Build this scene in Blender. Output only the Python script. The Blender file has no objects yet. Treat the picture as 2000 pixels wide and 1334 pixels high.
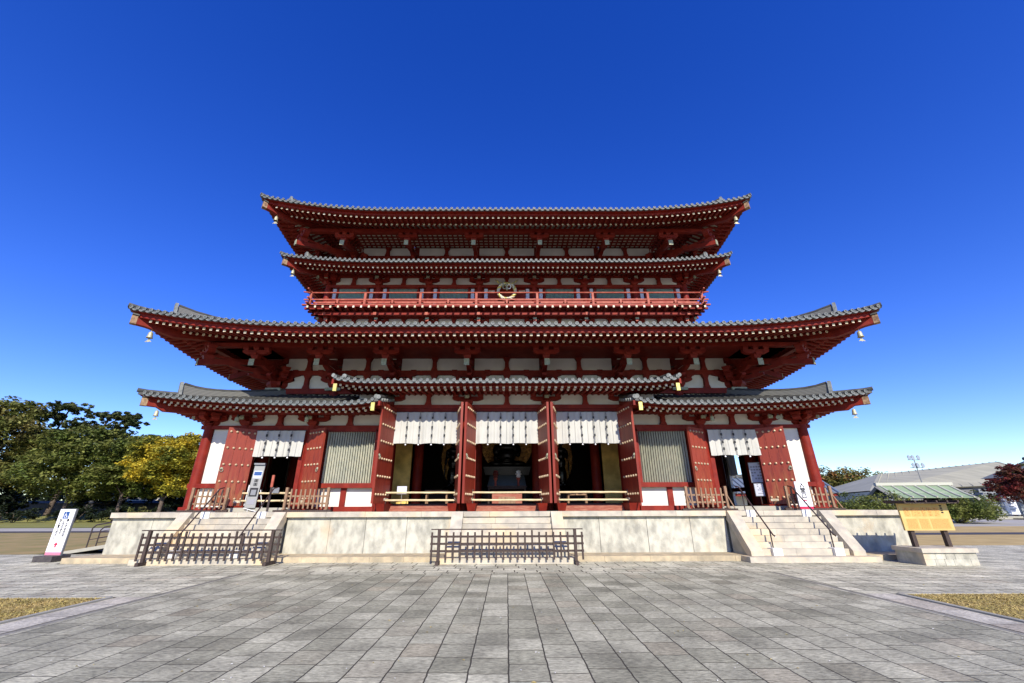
import bpy, math, random
from mathutils import Vector, Matrix
R = math.radians
random.seed(7)
C = bpy.context.scene.collection
SC = bpy.context.scene
YC = 25.8          # centre of the hall (the camera stands at y = 0, x = 0)
G = 0.08           # ground level
PT = 1.58          # top of the stone platform

# ------------------------------------------------------------------ materials
def nn(nt, t, **kw):
    n = nt.nodes.new(t)
    for k, v in kw.items():
        if hasattr(n, k): setattr(n, k, v)
        else: n.inputs[k].default_value = v
    return n
def mat(name, col, rough=0.7, metal=0.0, col2=None, scale=3.0, detail=6.0, bump=0.0, bscale=None, stretch=None, lo=0.35, hi=0.65, col3=None, scale3=0.6, lo3=.5, hi3=.75, spec=0.3, trans=0.0, island=0.0):
    m = bpy.data.materials.new(name); m.use_nodes = True
    nt = m.node_tree; b = nt.nodes['Principled BSDF']
    b.inputs['Base Color'].default_value = (*col, 1); b.inputs['Roughness'].default_value = rough
    b.inputs['Metallic'].default_value = metal
    b.inputs['Specular IOR Level'].default_value = spec
    L = nt.links.new
    geo = nn(nt, 'ShaderNodeNewGeometry')
    vec = geo.outputs['Position']
    if stretch:
        mp = nn(nt, 'ShaderNodeMapping'); mp.inputs['Scale'].default_value = stretch
        L(vec, mp.inputs['Vector']); vec = mp.outputs['Vector']
    out = None
    if col2:
        n = nn(nt, 'ShaderNodeTexNoise'); n.inputs['Scale'].default_value = scale; n.inputs['Detail'].default_value = detail
        L(vec, n.inputs['Vector'])
        mr = nn(nt, 'ShaderNodeMapRange'); mr.inputs['From Min'].default_value = lo; mr.inputs['From Max'].default_value = hi
        L(n.outputs['Fac'], mr.inputs['Value'])
        mx = nn(nt, 'ShaderNodeMix', data_type='RGBA')
        mx.inputs[6].default_value = (*col, 1); mx.inputs[7].default_value = (*col2, 1)
        L(mr.outputs['Result'], mx.inputs[0]); out = mx.outputs[2]
    if col3:
        n = nn(nt, 'ShaderNodeTexNoise'); n.inputs['Scale'].default_value = scale3; n.inputs['Detail'].default_value = 5
        L(geo.outputs['Position'] if stretch is None else vec, n.inputs['Vector'])
        mr = nn(nt, 'ShaderNodeMapRange'); mr.inputs['From Min'].default_value = lo3; mr.inputs['From Max'].default_value = hi3
        L(n.outputs['Fac'], mr.inputs['Value'])
        mx = nn(nt, 'ShaderNodeMix', data_type='RGBA')
        mx.inputs[7].default_value = (*col3, 1)
        if out: L(out, mx.inputs[6])
        else: mx.inputs[6].default_value = (*col, 1)
        L(mr.outputs['Result'], mx.inputs[0]); out = mx.outputs[2]
    if island:
        hs = nn(nt, 'ShaderNodeHueSaturation')
        mr = nn(nt, 'ShaderNodeMapRange'); mr.inputs['To Min'].default_value = 1-island; mr.inputs['To Max'].default_value = 1+island
        L(geo.outputs['Random Per Island'], mr.inputs['Value']); L(mr.outputs['Result'], hs.inputs['Value'])
        if out: L(out, hs.inputs['Color'])
        else: hs.inputs['Color'].default_value = (*col, 1)
        out = hs.outputs['Color']
    if out: L(out, b.inputs['Base Color'])
    if bump:
        n = nn(nt, 'ShaderNodeTexNoise'); n.inputs['Scale'].default_value = bscale or scale*3; n.inputs['Detail'].default_value = 6
        L(vec, n.inputs['Vector'])
        bp = nn(nt, 'ShaderNodeBump'); bp.inputs['Strength'].default_value = bump; bp.inputs['Distance'].default_value = 0.02
        L(n.outputs['Fac'], bp.inputs['Height']); L(bp.outputs['Normal'], b.inputs['Normal'])
    if trans:
        b.inputs['Transmission Weight'].default_value = 0
        tr = nn(nt, 'ShaderNodeBsdfTranslucent'); ms = nn(nt, 'ShaderNodeMixShader'); ms.inputs[0].default_value = trans
        o = nt.nodes['Material Output']
        if out: L(out, tr.inputs['Color'])
        else: tr.inputs['Color'].default_value = (*col, 1)
        L(b.outputs[0], ms.inputs[1]); L(tr.outputs[0], ms.inputs[2]); L(ms.outputs[0], o.inputs['Surface'])
    return m
M = {}
M['red'] = mat('vermilion_timber', (.205,.018,.008), .6, col2=(.145,.011,.006), scale=3.2, detail=9, bump=.3, bscale=18, col3=(.25,.035,.022), scale3=2.2, lo3=.55, hi3=.85, spec=.2)
M['redend'] = mat('faded_vermilion', (.27,.042,.024), .6, col2=(.36,.10,.06), scale=5)
M['sill'] = mat('worn_red_sill', (.24,.06,.035), .65, col2=(.32,.13,.08), scale=4, stretch=(1,6,6))
M['endcap'] = mat('weathered_brown_gilt', (.36,.24,.13), .55, col2=(.16,.09,.05), scale=9)
M['door'] = mat('door_red_board', (.225,.030,.013), .5, col2=(.165,.019,.010), scale=1.5, stretch=(6,6,.6), bump=.2, bscale=7)
M['white'] = mat('white_plaster', (.70,.68,.60), .85, col2=(.60,.58,.50), scale=1.2)
M['cream'] = mat('white_painted_board', (.62,.58,.48), .85, col2=(.5,.46,.38), scale=4)
M['tile'] = mat('grey_roof_tile', (.045,.047,.043), .65, col2=(.085,.085,.073), scale=5, bump=.3, spec=.5, island=.3)
M['tilerim'] = mat('pale_tile_end', (.235,.245,.225), .6, col2=(.12,.13,.118), scale=9, spec=.5)
M['tiledark'] = mat('tile_end_face', (.055,.065,.065), .6, col2=(.11,.125,.12), scale=20, spec=.5)
M['ridge'] = None
M['cap'] = mat('weathered_gilt_cap', (.62,.55,.40), .5, col2=(.38,.31,.18), scale=7, col3=(.75,.70,.58), scale3=3)
M['capgold'] = mat('bright_gilt_cap', (.66,.52,.18), .4, metal=.5, col2=(.55,.5,.12), scale=9)
M['verd'] = mat('patinated_copper', (.22,.25,.17), .6, col2=(.36,.36,.24), scale=12)
M['lattice'] = mat('pale_green_lattice', (.58,.57,.45), .65, col2=(.47,.48,.39), scale=5)
M['teal'] = mat('green_window_bars', (.34,.50,.43), .6, col2=(.42,.56,.48), scale=5)
M['lilac'] = mat('pale_window_jamb', (.52,.54,.60), .7)
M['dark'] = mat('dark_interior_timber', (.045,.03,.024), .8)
M['darkfloor'] = mat('dark_interior_floor', (.20,.15,.11), .5)
M['bronze'] = mat('black_bronze', (.012,.012,.012), .25, metal=.6, spec=.8)
M['gold'] = mat('aged_gold_leaf', (.85,.50,.14), .45, metal=.15, col2=(.32,.14,.04), scale=9, bump=.6, bscale=12)
M['goldwall'] = mat('gold_wall_painting', (.85,.62,.18), .6, col2=(.45,.31,.08), scale=1.6)
M['stone'] = mat('pale_granite', (.50,.445,.34), .8, col2=(.34,.31,.25), scale=3.0, detail=9, bump=.25, bscale=30, col3=(.58,.45,.27), scale3=.7, lo3=.52, hi3=.68, island=.10)
M['stonewall'] = mat('stained_granite_slab', (.46,.44,.35), .85, col2=(.27,.26,.21), scale=3.4, detail=12, stretch=(1.3,1.3,.8), bump=.4, bscale=25, col3=(.52,.40,.25), scale3=.8, lo3=.58, hi3=.74, lo=.38, hi=.68, island=.12)
M['stonetan'] = mat('tan_granite_step', (.50,.40,.25), .85, col2=(.32,.27,.18), scale=3.5, detail=10, bump=.3, bscale=25, island=.12)
M['stoneside'] = mat('weathered_stone', (.40,.37,.29), .85, col2=(.28,.26,.2), scale=3, bump=.2)
M['block'] = mat('white_concrete', (.70,.69,.64), .8, col2=(.62,.6,.55), scale=6)
M['wood'] = mat('dark_weathered_wood', (.035,.024,.020), .75, col2=(.075,.052,.042), scale=6, stretch=(8,8,1), bump=.3)
M['woodbrown'] = mat('brown_weathered_wood', (.17,.10,.06), .75, col2=(.30,.19,.11), scale=5, stretch=(8,8,1), bump=.3, island=.3)
M['rail'] = mat('brown_painted_metal', (.035,.022,.020), .4, spec=.5)
M['bamboo'] = mat('yellow_bamboo', (.62,.51,.30), .5, col2=(.50,.40,.22), scale=4)
M['cloth'] = mat('white_curtain_cloth', (.53,.525,.47), .9, col2=(.48,.475,.43), scale=2, trans=.12)
M['cord'] = mat('dark_curtain_cord', (.03,.032,.035), .8)
M['cordgrey'] = mat('grey_curtain_cord', (.20,.205,.20), .8)
M['stud'] = mat('gilt_door_stud', (.56,.45,.30), .4, metal=.25, col2=(.36,.25,.14), scale=30)
M['bell'] = mat('pale_bronze_bell', (.33,.32,.20), .5, metal=.3, col2=(.48,.44,.30), scale=12)
M['signwhite'] = mat('white_sign_board', (.78,.78,.79), .5)
M['signblue'] = mat('blue_sign_square', (.02,.07,.22), .5)
M['ink'] = mat('black_lettering', (.012,.012,.014), .6)
M['inkgrey'] = mat('grey_lettering', (.25,.25,.27), .6)
M['signred'] = mat('crimson_sign_paint', (.45,.02,.06), .5)
M['signpink'] = mat('pink_sign_band', (.75,.2,.28), .5)
M['signgrey'] = mat('grey_sign_metal', (.17,.175,.18), .45, spec=.5)
M['baseblock'] = mat('dark_sign_base_and_shade', (.05,.045,.045), .7, col2=(.08,.07,.065), scale=8)
M['boardyellow'] = mat('yellow_board', (.58,.42,.15), .6, col2=(.50,.34,.11), scale=3)  # board's own yellow with slight tone variation
M['boardink'] = mat('brown_board_text', (.22,.12,.035), .7)
M['boardpale'] = mat('faded_board_panel', (.62,.33,.10), .7)
M['steel'] = mat('grey_galvanised_steel', (.25,.25,.23), .5, metal=.3)
M['glass'] = mat('lamp_glass', (.25,.28,.32), .15, spec=.8)
M['concrete'] = mat('grey_concrete', (.35,.335,.27), .8, col2=(.28,.27,.22), scale=2)
M['bark'] = mat('brown_bark', (.07,.05,.038), .9, col2=(.13,.10,.08), scale=8, bump=.5)
M['copper'] = mat('green_copper_roof', (.19,.26,.155), .6, col2=(.24,.31,.19), scale=3)
M['copperrib'] = mat('pale_roof_batten', (.42,.42,.34), .6)
M['shed'] = mat('beige_shed_roof', (.40,.38,.26), .7, col2=(.32,.305,.21), scale=.6, stretch=(1,.2,1))
M['panelgrey'] = mat('grey_hoarding', (.22,.24,.25), .7, col2=(.26,.28,.29), scale=.4)
M['bluetile'] = mat('blue_grey_roof_tile', (.12,.15,.20), .5)

def leafmat(name, c1, c2, c3=None, tr=.25):
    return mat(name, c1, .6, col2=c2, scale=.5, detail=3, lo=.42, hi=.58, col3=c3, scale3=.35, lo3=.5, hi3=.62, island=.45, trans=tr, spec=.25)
M['leafgreen'] = leafmat('green_leaves', (.085,.115,.022), (.17,.18,.04))
M['leafdark'] = leafmat('dark_green_leaves', (.035,.055,.018), (.075,.095,.025))
M['leafyellow'] = leafmat('yellow_autumn_leaves', (.52,.38,.03), (.38,.34,.04), (.16,.18,.03))
M['leafolive'] = leafmat('olive_leaves', (.11,.135,.03), (.18,.185,.045), (.17,.14,.04))
M['leafshade'] = leafmat('shade_darkened_leaves', (.010,.017,.008), (.02,.03,.012), tr=.05)  # leaf colour darkened to paint in the shade below the tree crowns
M['leafred'] = leafmat('crimson_maple_leaves', (.17,.028,.025), (.10,.05,.025))
M['needle'] = leafmat('pine_needles', (.055,.075,.025), (.11,.12,.04))
M['leafhill'] = leafmat('mixed_hill_leaves', (.12,.145,.03), (.20,.19,.05), (.28,.14,.05))

def ridge_mat():
    m = mat('stacked_ridge_tile', (.16,.165,.16), .55, spec=.5)
    nt = m.node_tree; b = nt.nodes['Principled BSDF']
    g = nn(nt,'ShaderNodeNewGeometry'); w = nn(nt,'ShaderNodeTexWave', bands_direction='Z'); w.inputs['Scale'].default_value = 5.2
    w.inputs['Distortion'].default_value = .6
    r = nn(nt,'ShaderNodeMix', data_type='RGBA'); r.inputs[6].default_value=(.06,.06,.052,1); r.inputs[7].default_value=(.17,.165,.14,1)
    nt.links.new(g.outputs['Position'], w.inputs['Vector']); nt.links.new(w.outputs['Fac'], r.inputs[0]); nt.links.new(r.outputs[2], b.inputs['Base Color'])
    return m
M['ridge'] = ridge_mat()

def door_weather():
    # side doors: bare brown wood showing through near the bottom of the boards (wear)
    m = bpy.data.materials.new('weathered_door_board'); m.use_nodes = True; nt = m.node_tree; L = nt.links.new
    b = nt.nodes['Principled BSDF']; b.inputs['Roughness'].default_value = .55
    g = nn(nt,'ShaderNodeNewGeometry'); s = nn(nt,'ShaderNodeSeparateXYZ'); L(g.outputs['Position'], s.inputs[0])
    n = nn(nt,'ShaderNodeTexNoise'); mp = nn(nt,'ShaderNodeMapping'); mp.inputs['Scale'].default_value=(5,5,.8)
    L(g.outputs['Position'], mp.inputs['Vector']); L(mp.outputs[0], n.inputs['Vector']); n.inputs['Scale'].default_value=1.6; n.inputs['Detail'].default_value=8
    mr = nn(nt,'ShaderNodeMapRange'); mr.inputs['From Min'].default_value=3.3; mr.inputs['From Max'].default_value=1.9
    L(s.outputs['Z'], mr.inputs['Value'])
    ad = nn(nt,'ShaderNodeMath', operation='MULTIPLY'); L(mr.outputs[0], ad.inputs[0])
    mr2 = nn(nt,'ShaderNodeMapRange'); mr2.inputs['From Min'].default_value=.42; mr2.inputs['From Max'].default_value=.66; L(n.outputs['Fac'], mr2.inputs['Value'])
    L(mr2.outputs[0], ad.inputs[1])
    mx = nn(nt,'ShaderNodeMix', data_type='RGBA'); mx.inputs[6].default_value=(.235,.033,.014,1); mx.inputs[7].default_value=(.30,.13,.045,1)
    L(ad.outputs[0], mx.inputs[0])
    mx2 = nn(nt,'ShaderNodeMix', data_type='RGBA'); mx2.inputs[7].default_value=(.15,.018,.01,1)
    n2 = nn(nt,'ShaderNodeTexNoise'); n2.inputs['Scale'].default_value=3; L(mp.outputs[0], n2.inputs['Vector'])
    mr3 = nn(nt,'ShaderNodeMapRange'); mr3.inputs['From Min'].default_value=.5; mr3.inputs['From Max'].default_value=.8; L(n2.outputs['Fac'], mr3.inputs['Value'])
    L(mx.outputs[2], mx2.inputs[6]); L(mr3.outputs[0], mx2.inputs[0]); L(mx2.outputs[2], b.inputs['Base Color'])
    return m
M['doorw'] = door_weather()

def paving(name, w, l, along_y, x0, cA, cB, joint, jw=.012):
    """stone slabs: rows of width w with random offsets, slab length l"""
    m = bpy.data.materials.new(name); m.use_nodes = True; nt = m.node_tree; L = nt.links.new
    b = nt.nodes['Principled BSDF']; b.inputs['Roughness'].default_value = .75; b.inputs['Specular IOR Level'].default_value=.3
    g = nn(nt,'ShaderNodeNewGeometry'); s = nn(nt,'ShaderNodeSeparateXYZ')
    nw = nn(nt,'ShaderNodeTexNoise'); nw.inputs['Scale'].default_value=4.5; nw.inputs['Detail'].default_value=6; L(g.outputs['Position'], nw.inputs['Vector'])
    vm = nn(nt,'ShaderNodeVectorMath', operation='MULTIPLY_ADD'); L(nw.outputs['Color'], vm.inputs[0]); vm.inputs[1].default_value=(.03,.03,0); L(g.outputs['Position'], vm.inputs[2])
    L(vm.outputs[0], s.inputs[0])
    U, V = (s.outputs['X'], s.outputs['Y']) if along_y else (s.outputs['Y'], s.outputs['X'])
    def mth(op, a, bb=None, c=None):
        n = nn(nt,'ShaderNodeMath', operation=op)
        for i, v in enumerate((a, bb, c)):
            if v is None: continue
            if isinstance(v, (int,float)): n.inputs[i].default_value = v
            else: L(v, n.inputs[i])
        return n.outputs[0]
    u = mth('DIVIDE', mth('SUBTRACT', U, x0), w); row = mth('FLOOR', u); fu = mth('FRACT', u)
    wn = nn(nt,'ShaderNodeTexWhiteNoise', noise_dimensions='1D'); L(row, wn.inputs['W'])
    v = mth('ADD', mth('DIVIDE', V, l), wn.outputs['Value']); col = mth('FLOOR', v); fv = mth('FRACT', v)
    wn2 = nn(nt,'ShaderNodeTexWhiteNoise', noise_dimensions='2D'); cb = nn(nt,'ShaderNodeCombineXYZ'); L(row, cb.inputs[0]); L(col, cb.inputs[1]); L(cb.outputs[0], wn2.inputs['Vector'])
    du = mth('MULTIPLY', mth('MINIMUM', fu, mth('SUBTRACT',1.0,fu)), w); dv = mth('MULTIPLY', mth('MINIMUM', fv, mth('SUBTRACT',1.0,fv)), l)
    dv2 = mth('ADD', dv, .0005)
    dd = mth('MINIMUM', du, dv2)
    jn = nn(nt,'ShaderNodeMapRange', interpolation_type='SMOOTHSTEP'); jn.inputs['From Min'].default_value=jw*.4; jn.inputs['From Max'].default_value=jw; L(dd, jn.inputs['Value'])
    mix = nn(nt,'ShaderNodeMix', data_type='RGBA'); mix.inputs[6].default_value=(*cA,1); mix.inputs[7].default_value=(*cB,1); L(wn2.outputs['Value'], mix.inputs[0])
    # occasional brown or pale slab
    mr = nn(nt,'ShaderNodeMapRange'); mr.inputs['From Min'].default_value=.80; mr.inputs['From Max'].default_value=1.0; mr.inputs['To Max'].default_value=.35
    sp = nn(nt,'ShaderNodeSeparateColor'); L(wn2.outputs['Color'], sp.inputs[0]); L(sp.outputs[1], mr.inputs['Value'])
    mb = nn(nt,'ShaderNodeMix', data_type='RGBA'); L(mix.outputs[2], mb.inputs[6]); mb.inputs[7].default_value=(.33,.26,.17,1); L(mr.outputs[0], mb.inputs[0])
    n1 = nn(nt,'ShaderNodeTexNoise'); n1.inputs['Scale'].default_value=26; n1.inputs['Detail'].default_value=8; n1.inputs['Roughness'].default_value=.7
    st = nn(nt,'ShaderNodeMapping'); st.inputs['Scale'].default_value=(.45,1.3,1); L(g.outputs['Position'], st.inputs['Vector']); L(st.outputs[0], n1.inputs['Vector'])
    mr1 = nn(nt,'ShaderNodeMapRange'); mr1.inputs['From Min'].default_value=.36; mr1.inputs['From Max'].default_value=.64; mr1.inputs['To Min'].default_value=.56; mr1.inputs['To Max'].default_value=1.44
    L(n1.outputs['Fac'], mr1.inputs['Value'])
    n3 = nn(nt,'ShaderNodeTexNoise'); n3.inputs['Scale'].default_value=1.3; n3.inputs['Detail'].default_value=7; L(g.outputs['Position'], n3.inputs['Vector'])
    mr3 = nn(nt,'ShaderNodeMapRange'); mr3.inputs['From Min'].default_value=.3; mr3.inputs['From Max'].default_value=.7; mr3.inputs['To Min'].default_value=.66; mr3.inputs['To Max'].default_value=1.26
    L(n3.outputs['Fac'], mr3.inputs['Value'])
    f = mth('MULTIPLY', mr1.outputs[0], mr3.outputs[0])
    vmul = nn(nt,'ShaderNodeVectorMath', operation='SCALE'); L(mb.outputs[2], vmul.inputs[0]); L(f, vmul.inputs['Scale'])
    mj = nn(nt,'ShaderNodeMix', data_type='RGBA'); mj.inputs[6].default_value=(*joint,1); L(vmul.outputs[0], mj.inputs[7]); L(jn.outputs[0], mj.inputs[0])
    L(mj.outputs[2], b.inputs['Base Color'])
    hh = mth('ADD', mth('MULTIPLY', jn.outputs[0], 1.0), mth('MULTIPLY', n1.outputs['Fac'], .55))
    hh = mth('ADD', hh, mth('MULTIPLY', wn2.outputs['Value'], .3))
    bp = nn(nt,'ShaderNodeBump'); bp.inputs['Strength'].default_value=.8; bp.inputs['Distance'].default_value=.012; L(hh, bp.inputs['Height']); L(bp.outputs[0], b.inputs['Normal'])
    return m
M['pave'] = paving('granite_paving_lengthwise', .435, .50, True, .03, (.255,.245,.17), (.43,.41,.295), (.055,.048,.033), jw=.011)
M['pavex'] = paving('granite_paving_crosswise', .40, .62, False, .0, (.42,.40,.285), (.55,.52,.38), (.06,.052,.035), jw=.022)
M['kerbpale'] = paving('pale_kerb_slabs', 3.0, .9, True, 0, (.42,.39,.31), (.48,.45,.36), (.12,.11,.1))
M['banddark'] = mat('dark_gutter_strip', (.20,.19,.15), .7, col2=(.26,.245,.20), scale=4)
M['ground'] = mat('pale_gravel_ground', (.40,.38,.33), .9, col2=(.34,.32,.27), scale=.3, bump=.3, bscale=20)
M['drygrass'] = mat('dry_lawn', (.40,.29,.10), .95, col2=(.27,.21,.07), scale=9, bump=.9, bscale=60)
M['grassfar'] = mat('green_brown_turf', (.24,.22,.06), .95, col2=(.17,.18,.045), scale=1.2, bump=.5)
M['soil'] = mat('bare_brown_turf', (.34,.24,.10), .95, col2=(.22,.19,.06), scale=.8, bump=.5)
M['lawngold'] = mat('golden_far_lawn', (.46,.34,.14), .95, col2=(.36,.26,.10), scale=.8, bump=.5)
M['drygrass_blade'] = mat('dry_grass_blades', (.46,.34,.12), .8, island=.4, col2=(.33,.27,.08), scale=2)
M['hillgreen'] = mat('wooded_hill', (.09,.11,.035), .9)

# ------------------------------------------------------------------ mesh builder
class MB:
    def __init__(s): s.v=[]; s.f=[]; s.m=[]; s.mats=[]
    def mi(s, m):
        m = M[m]
        if m not in s.mats: s.mats.append(m)
        return s.mats.index(m)
    def add(s, vs, fs, m='red', tf=None):
        o = len(s.v); s.v += [tuple(tf(*p)) if tf else tuple(p) for p in vs]
        k = s.mi(m)
        for f in fs: s.f.append(tuple(i+o for i in f)); s.m.append(k)
    def hexa(s, p, m='red', tf=None, mend=None):
        # p: 8 points, bottom 4 (ccw) then top 4; face order: bottom, top, front, right, back, left
        fs = [(3,2,1,0),(4,5,6,7),(0,1,5,4),(1,2,6,5),(2,3,7,6),(3,0,4,7)]
        if mend is None: s.add(p, fs, m, tf)
        else:
            s.add(p, [fs[0],fs[1],fs[3],fs[4],fs[5]], m, tf); s.add(p, [fs[2]], mend, tf)
    def box(s, x0,x1,y0,y1,z0,z1, m='red', tf=None, mend=None):
        s.hexa([(x0,y0,z0),(x1,y0,z0),(x1,y1,z0),(x0,y1,z0),(x0,y0,z1),(x1,y0,z1),(x1,y1,z1),(x0,y1,z1)], m, tf, mend)
    def taper(s, cx,cy,z0,z1, w0,w1, m='red', d0=None, d1=None, tf=None):
        d0 = d0 or w0; d1 = d1 or w1; a,b,c,d = w0/2,d0/2,w1/2,d1/2
        s.hexa([(cx-a,cy-b,z0),(cx+a,cy-b,z0),(cx+a,cy+b,z0),(cx-a,cy+b,z0),(cx-c,cy-d,z1),(cx+c,cy-d,z1),(cx+c,cy+d,z1),(cx-c,cy+d,z1)], m, tf)
    def tube(s, pts, r, m='red', n=8, cap=True, tf=None, mcap=None, up=None):
        pts = [Vector(p) for p in pts]; rs = r if isinstance(r,(list,tuple)) else [r]*len(pts)
        vs=[]; N=len(pts)
        ref = None
        for i,p in enumerate(pts):
            t = (pts[min(i+1,N-1)]-pts[max(i-1,0)]).normalized()
            if ref is None: ref = Vector((0,0,1)) if abs(t.z)<.9 else Vector((1,0,0))
            u = t.cross(ref).normalized(); w = u.cross(t).normalized(); ref = w
            for k in range(n):
                a = 2*math.pi*k/n; q = p + (u*math.cos(a)+w*math.sin(a))*rs[i]; vs.append(tuple(q))
        fs = [(i*n+k, i*n+(k+1)%n, (i+1)*n+(k+1)%n, (i+1)*n+k) for i in range(N-1) for k in range(n)]
        s.add(vs, fs, m, tf)
        if cap:
            s.add(vs[:n], [tuple(range(n))[::-1]], mcap or m, tf); s.add(vs[-n:], [tuple(range(n))], mcap or m, tf)
    def lathe(s, prof, c=(0,0,0), m='red', n=16, tf=None, cap=True):
        vs = [(c[0]+r*math.cos(2*math.pi*k/n), c[1]+r*math.sin(2*math.pi*k/n), c[2]+z) for r,z in prof for k in range(n)]
        fs = [(i*n+k, i*n+(k+1)%n, (i+1)*n+(k+1)%n, (i+1)*n+k) for i in range(len(prof)-1) for k in range(n)]
        s.add(vs, fs, m, tf)
        if cap: s.add(vs[:n], [tuple(range(n))[::-1]], m, tf); s.add(vs[-n:], [tuple(range(n))], m, tf)
    def prism(s, prof, y0, y1, m='red', tf=None, axis='y'):
        # closed outline prof (list of (x,z)), extruded from y0 to y1
        n=len(prof)
        if axis=='y': vs=[(x,y0,z) for x,z in prof]+[(x,y1,z) for x,z in prof]
        else: vs=[(y0,x,z) for x,z in prof]+[(y1,x,z) for x,z in prof]
        fs=[tuple(range(n)), tuple(range(2*n-1,n-1,-1))]+[(i,i+n,(i+1)%n+n,(i+1)%n) for i in range(n)]
        s.add(vs, fs, m, tf)
    def build(s, name, parent=None, label=None, smooth=False, loc=None, rz=None):
        me = bpy.data.meshes.new(name); me.from_pydata(s.v, [], s.f); me.update()
        for m in s.mats: me.materials.append(m)
        me.polygons.foreach_set('material_index', s.m)
        if smooth: me.polygons.foreach_set('use_smooth', [True]*len(me.polygons))
        me.update()
        o = bpy.data.objects.new(name, me); C.objects.link(o)
        if parent: o.parent = parent
        if loc is not None: o.location = loc
        if rz is not None: o.rotation_euler = (0,0,rz)
        if label: o['label'] = label
        return o
def tag(o, label=None, cat=None, group=None, kind=None):
    if label: o['label']=label
    if cat: o['category']=cat
    if group: o['group']=group
    if kind: o['kind']=kind
    return o
def empty(name, loc=(0,0,0), rz=0, parent=None):
    o = bpy.data.objects.new(name, None); C.objects.link(o); o.location=loc; o.rotation_euler=(0,0,rz); o.empty_display_size=.3
    if parent: o.parent=parent
    return o
def kids(o): return [c for c in bpy.data.objects if c.parent is o]
def copy_tree(o, parent=None):
    c = o.copy(); C.objects.link(c)
    if parent: c.parent = parent
    for ch in kids(o): copy_tree(ch, c)
    return c
def place(src, parent, loc, rz=0, scale=None, label=None):
    o = src.copy(); C.objects.link(o); o.parent=parent; o.location=loc; o.rotation_euler=(0,0,rz)
    if scale: o.scale=scale
    if label: o['label']=label
    return o
def text_mesh(body, size, m, name, parent, loc, rot, thick=.004, align='CENTER', bold=.0):
    cu = bpy.data.curves.new(name, 'FONT'); cu.body = body; cu.size = size; cu.align_x = align; cu.align_y='CENTER'; cu.extrude = thick; cu.offset = bold; cu.space_line=.95
    cu.resolution_u = 3
    t = bpy.data.objects.new('tmp_text', cu); C.objects.link(t)
    bpy.context.view_layer.update()
    me = bpy.data.meshes.new_from_object(t.evaluated_get(bpy.context.evaluated_depsgraph_get())); bpy.data.objects.remove(t)
    me.materials.clear(); me.materials.append(M[m]); me.name=name
    o = bpy.data.objects.new(name, me); C.objects.link(o); o.parent=parent; o.location=loc; o.rotation_euler=rot
    return o
SIDE_ROT = [0, math.pi/2, math.pi, -math.pi/2]
def side_tf(k, hx, hy):
    """local (a along wall, o outward, z) -> world, for a rectangle of half sizes hx, hy about (0, YC)"""
    return [lambda a,o,z:(a, YC-hy-o, z), lambda a,o,z:(hx+o, YC+a, z), lambda a,o,z:(-a, YC+hy+o, z), lambda a,o,z:(-hx-o, YC-a, z)][k]
# ------------------------------------------------------------------ the hall
HALL = empty('temple_hall', (0, YC, PT))
tag(HALL, 'large vermilion timber temple hall with layered grey tiled roofs and white plaster panels', 'temple')
HINV = Matrix.Translation((0,-YC,-PT))
def hb(mb, name, label=None, parent=None, smooth=False, kind=None):
    o = mb.build(name, parent or HALL, label, smooth)
    if not parent: o.matrix_parent_inverse = HINV
    if kind: o['kind'] = kind
    return o
def hplace(src, loc, rz=0, scale=None, label=None, parent=None):
    o = src.copy(); C.objects.link(o); o.parent = parent or HALL; o.location = loc; o.rotation_euler=(0,0,rz)
    if not parent: o.matrix_parent_inverse = HINV
    if scale: o.scale = scale
    if label: o['label']=label
    return o

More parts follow.
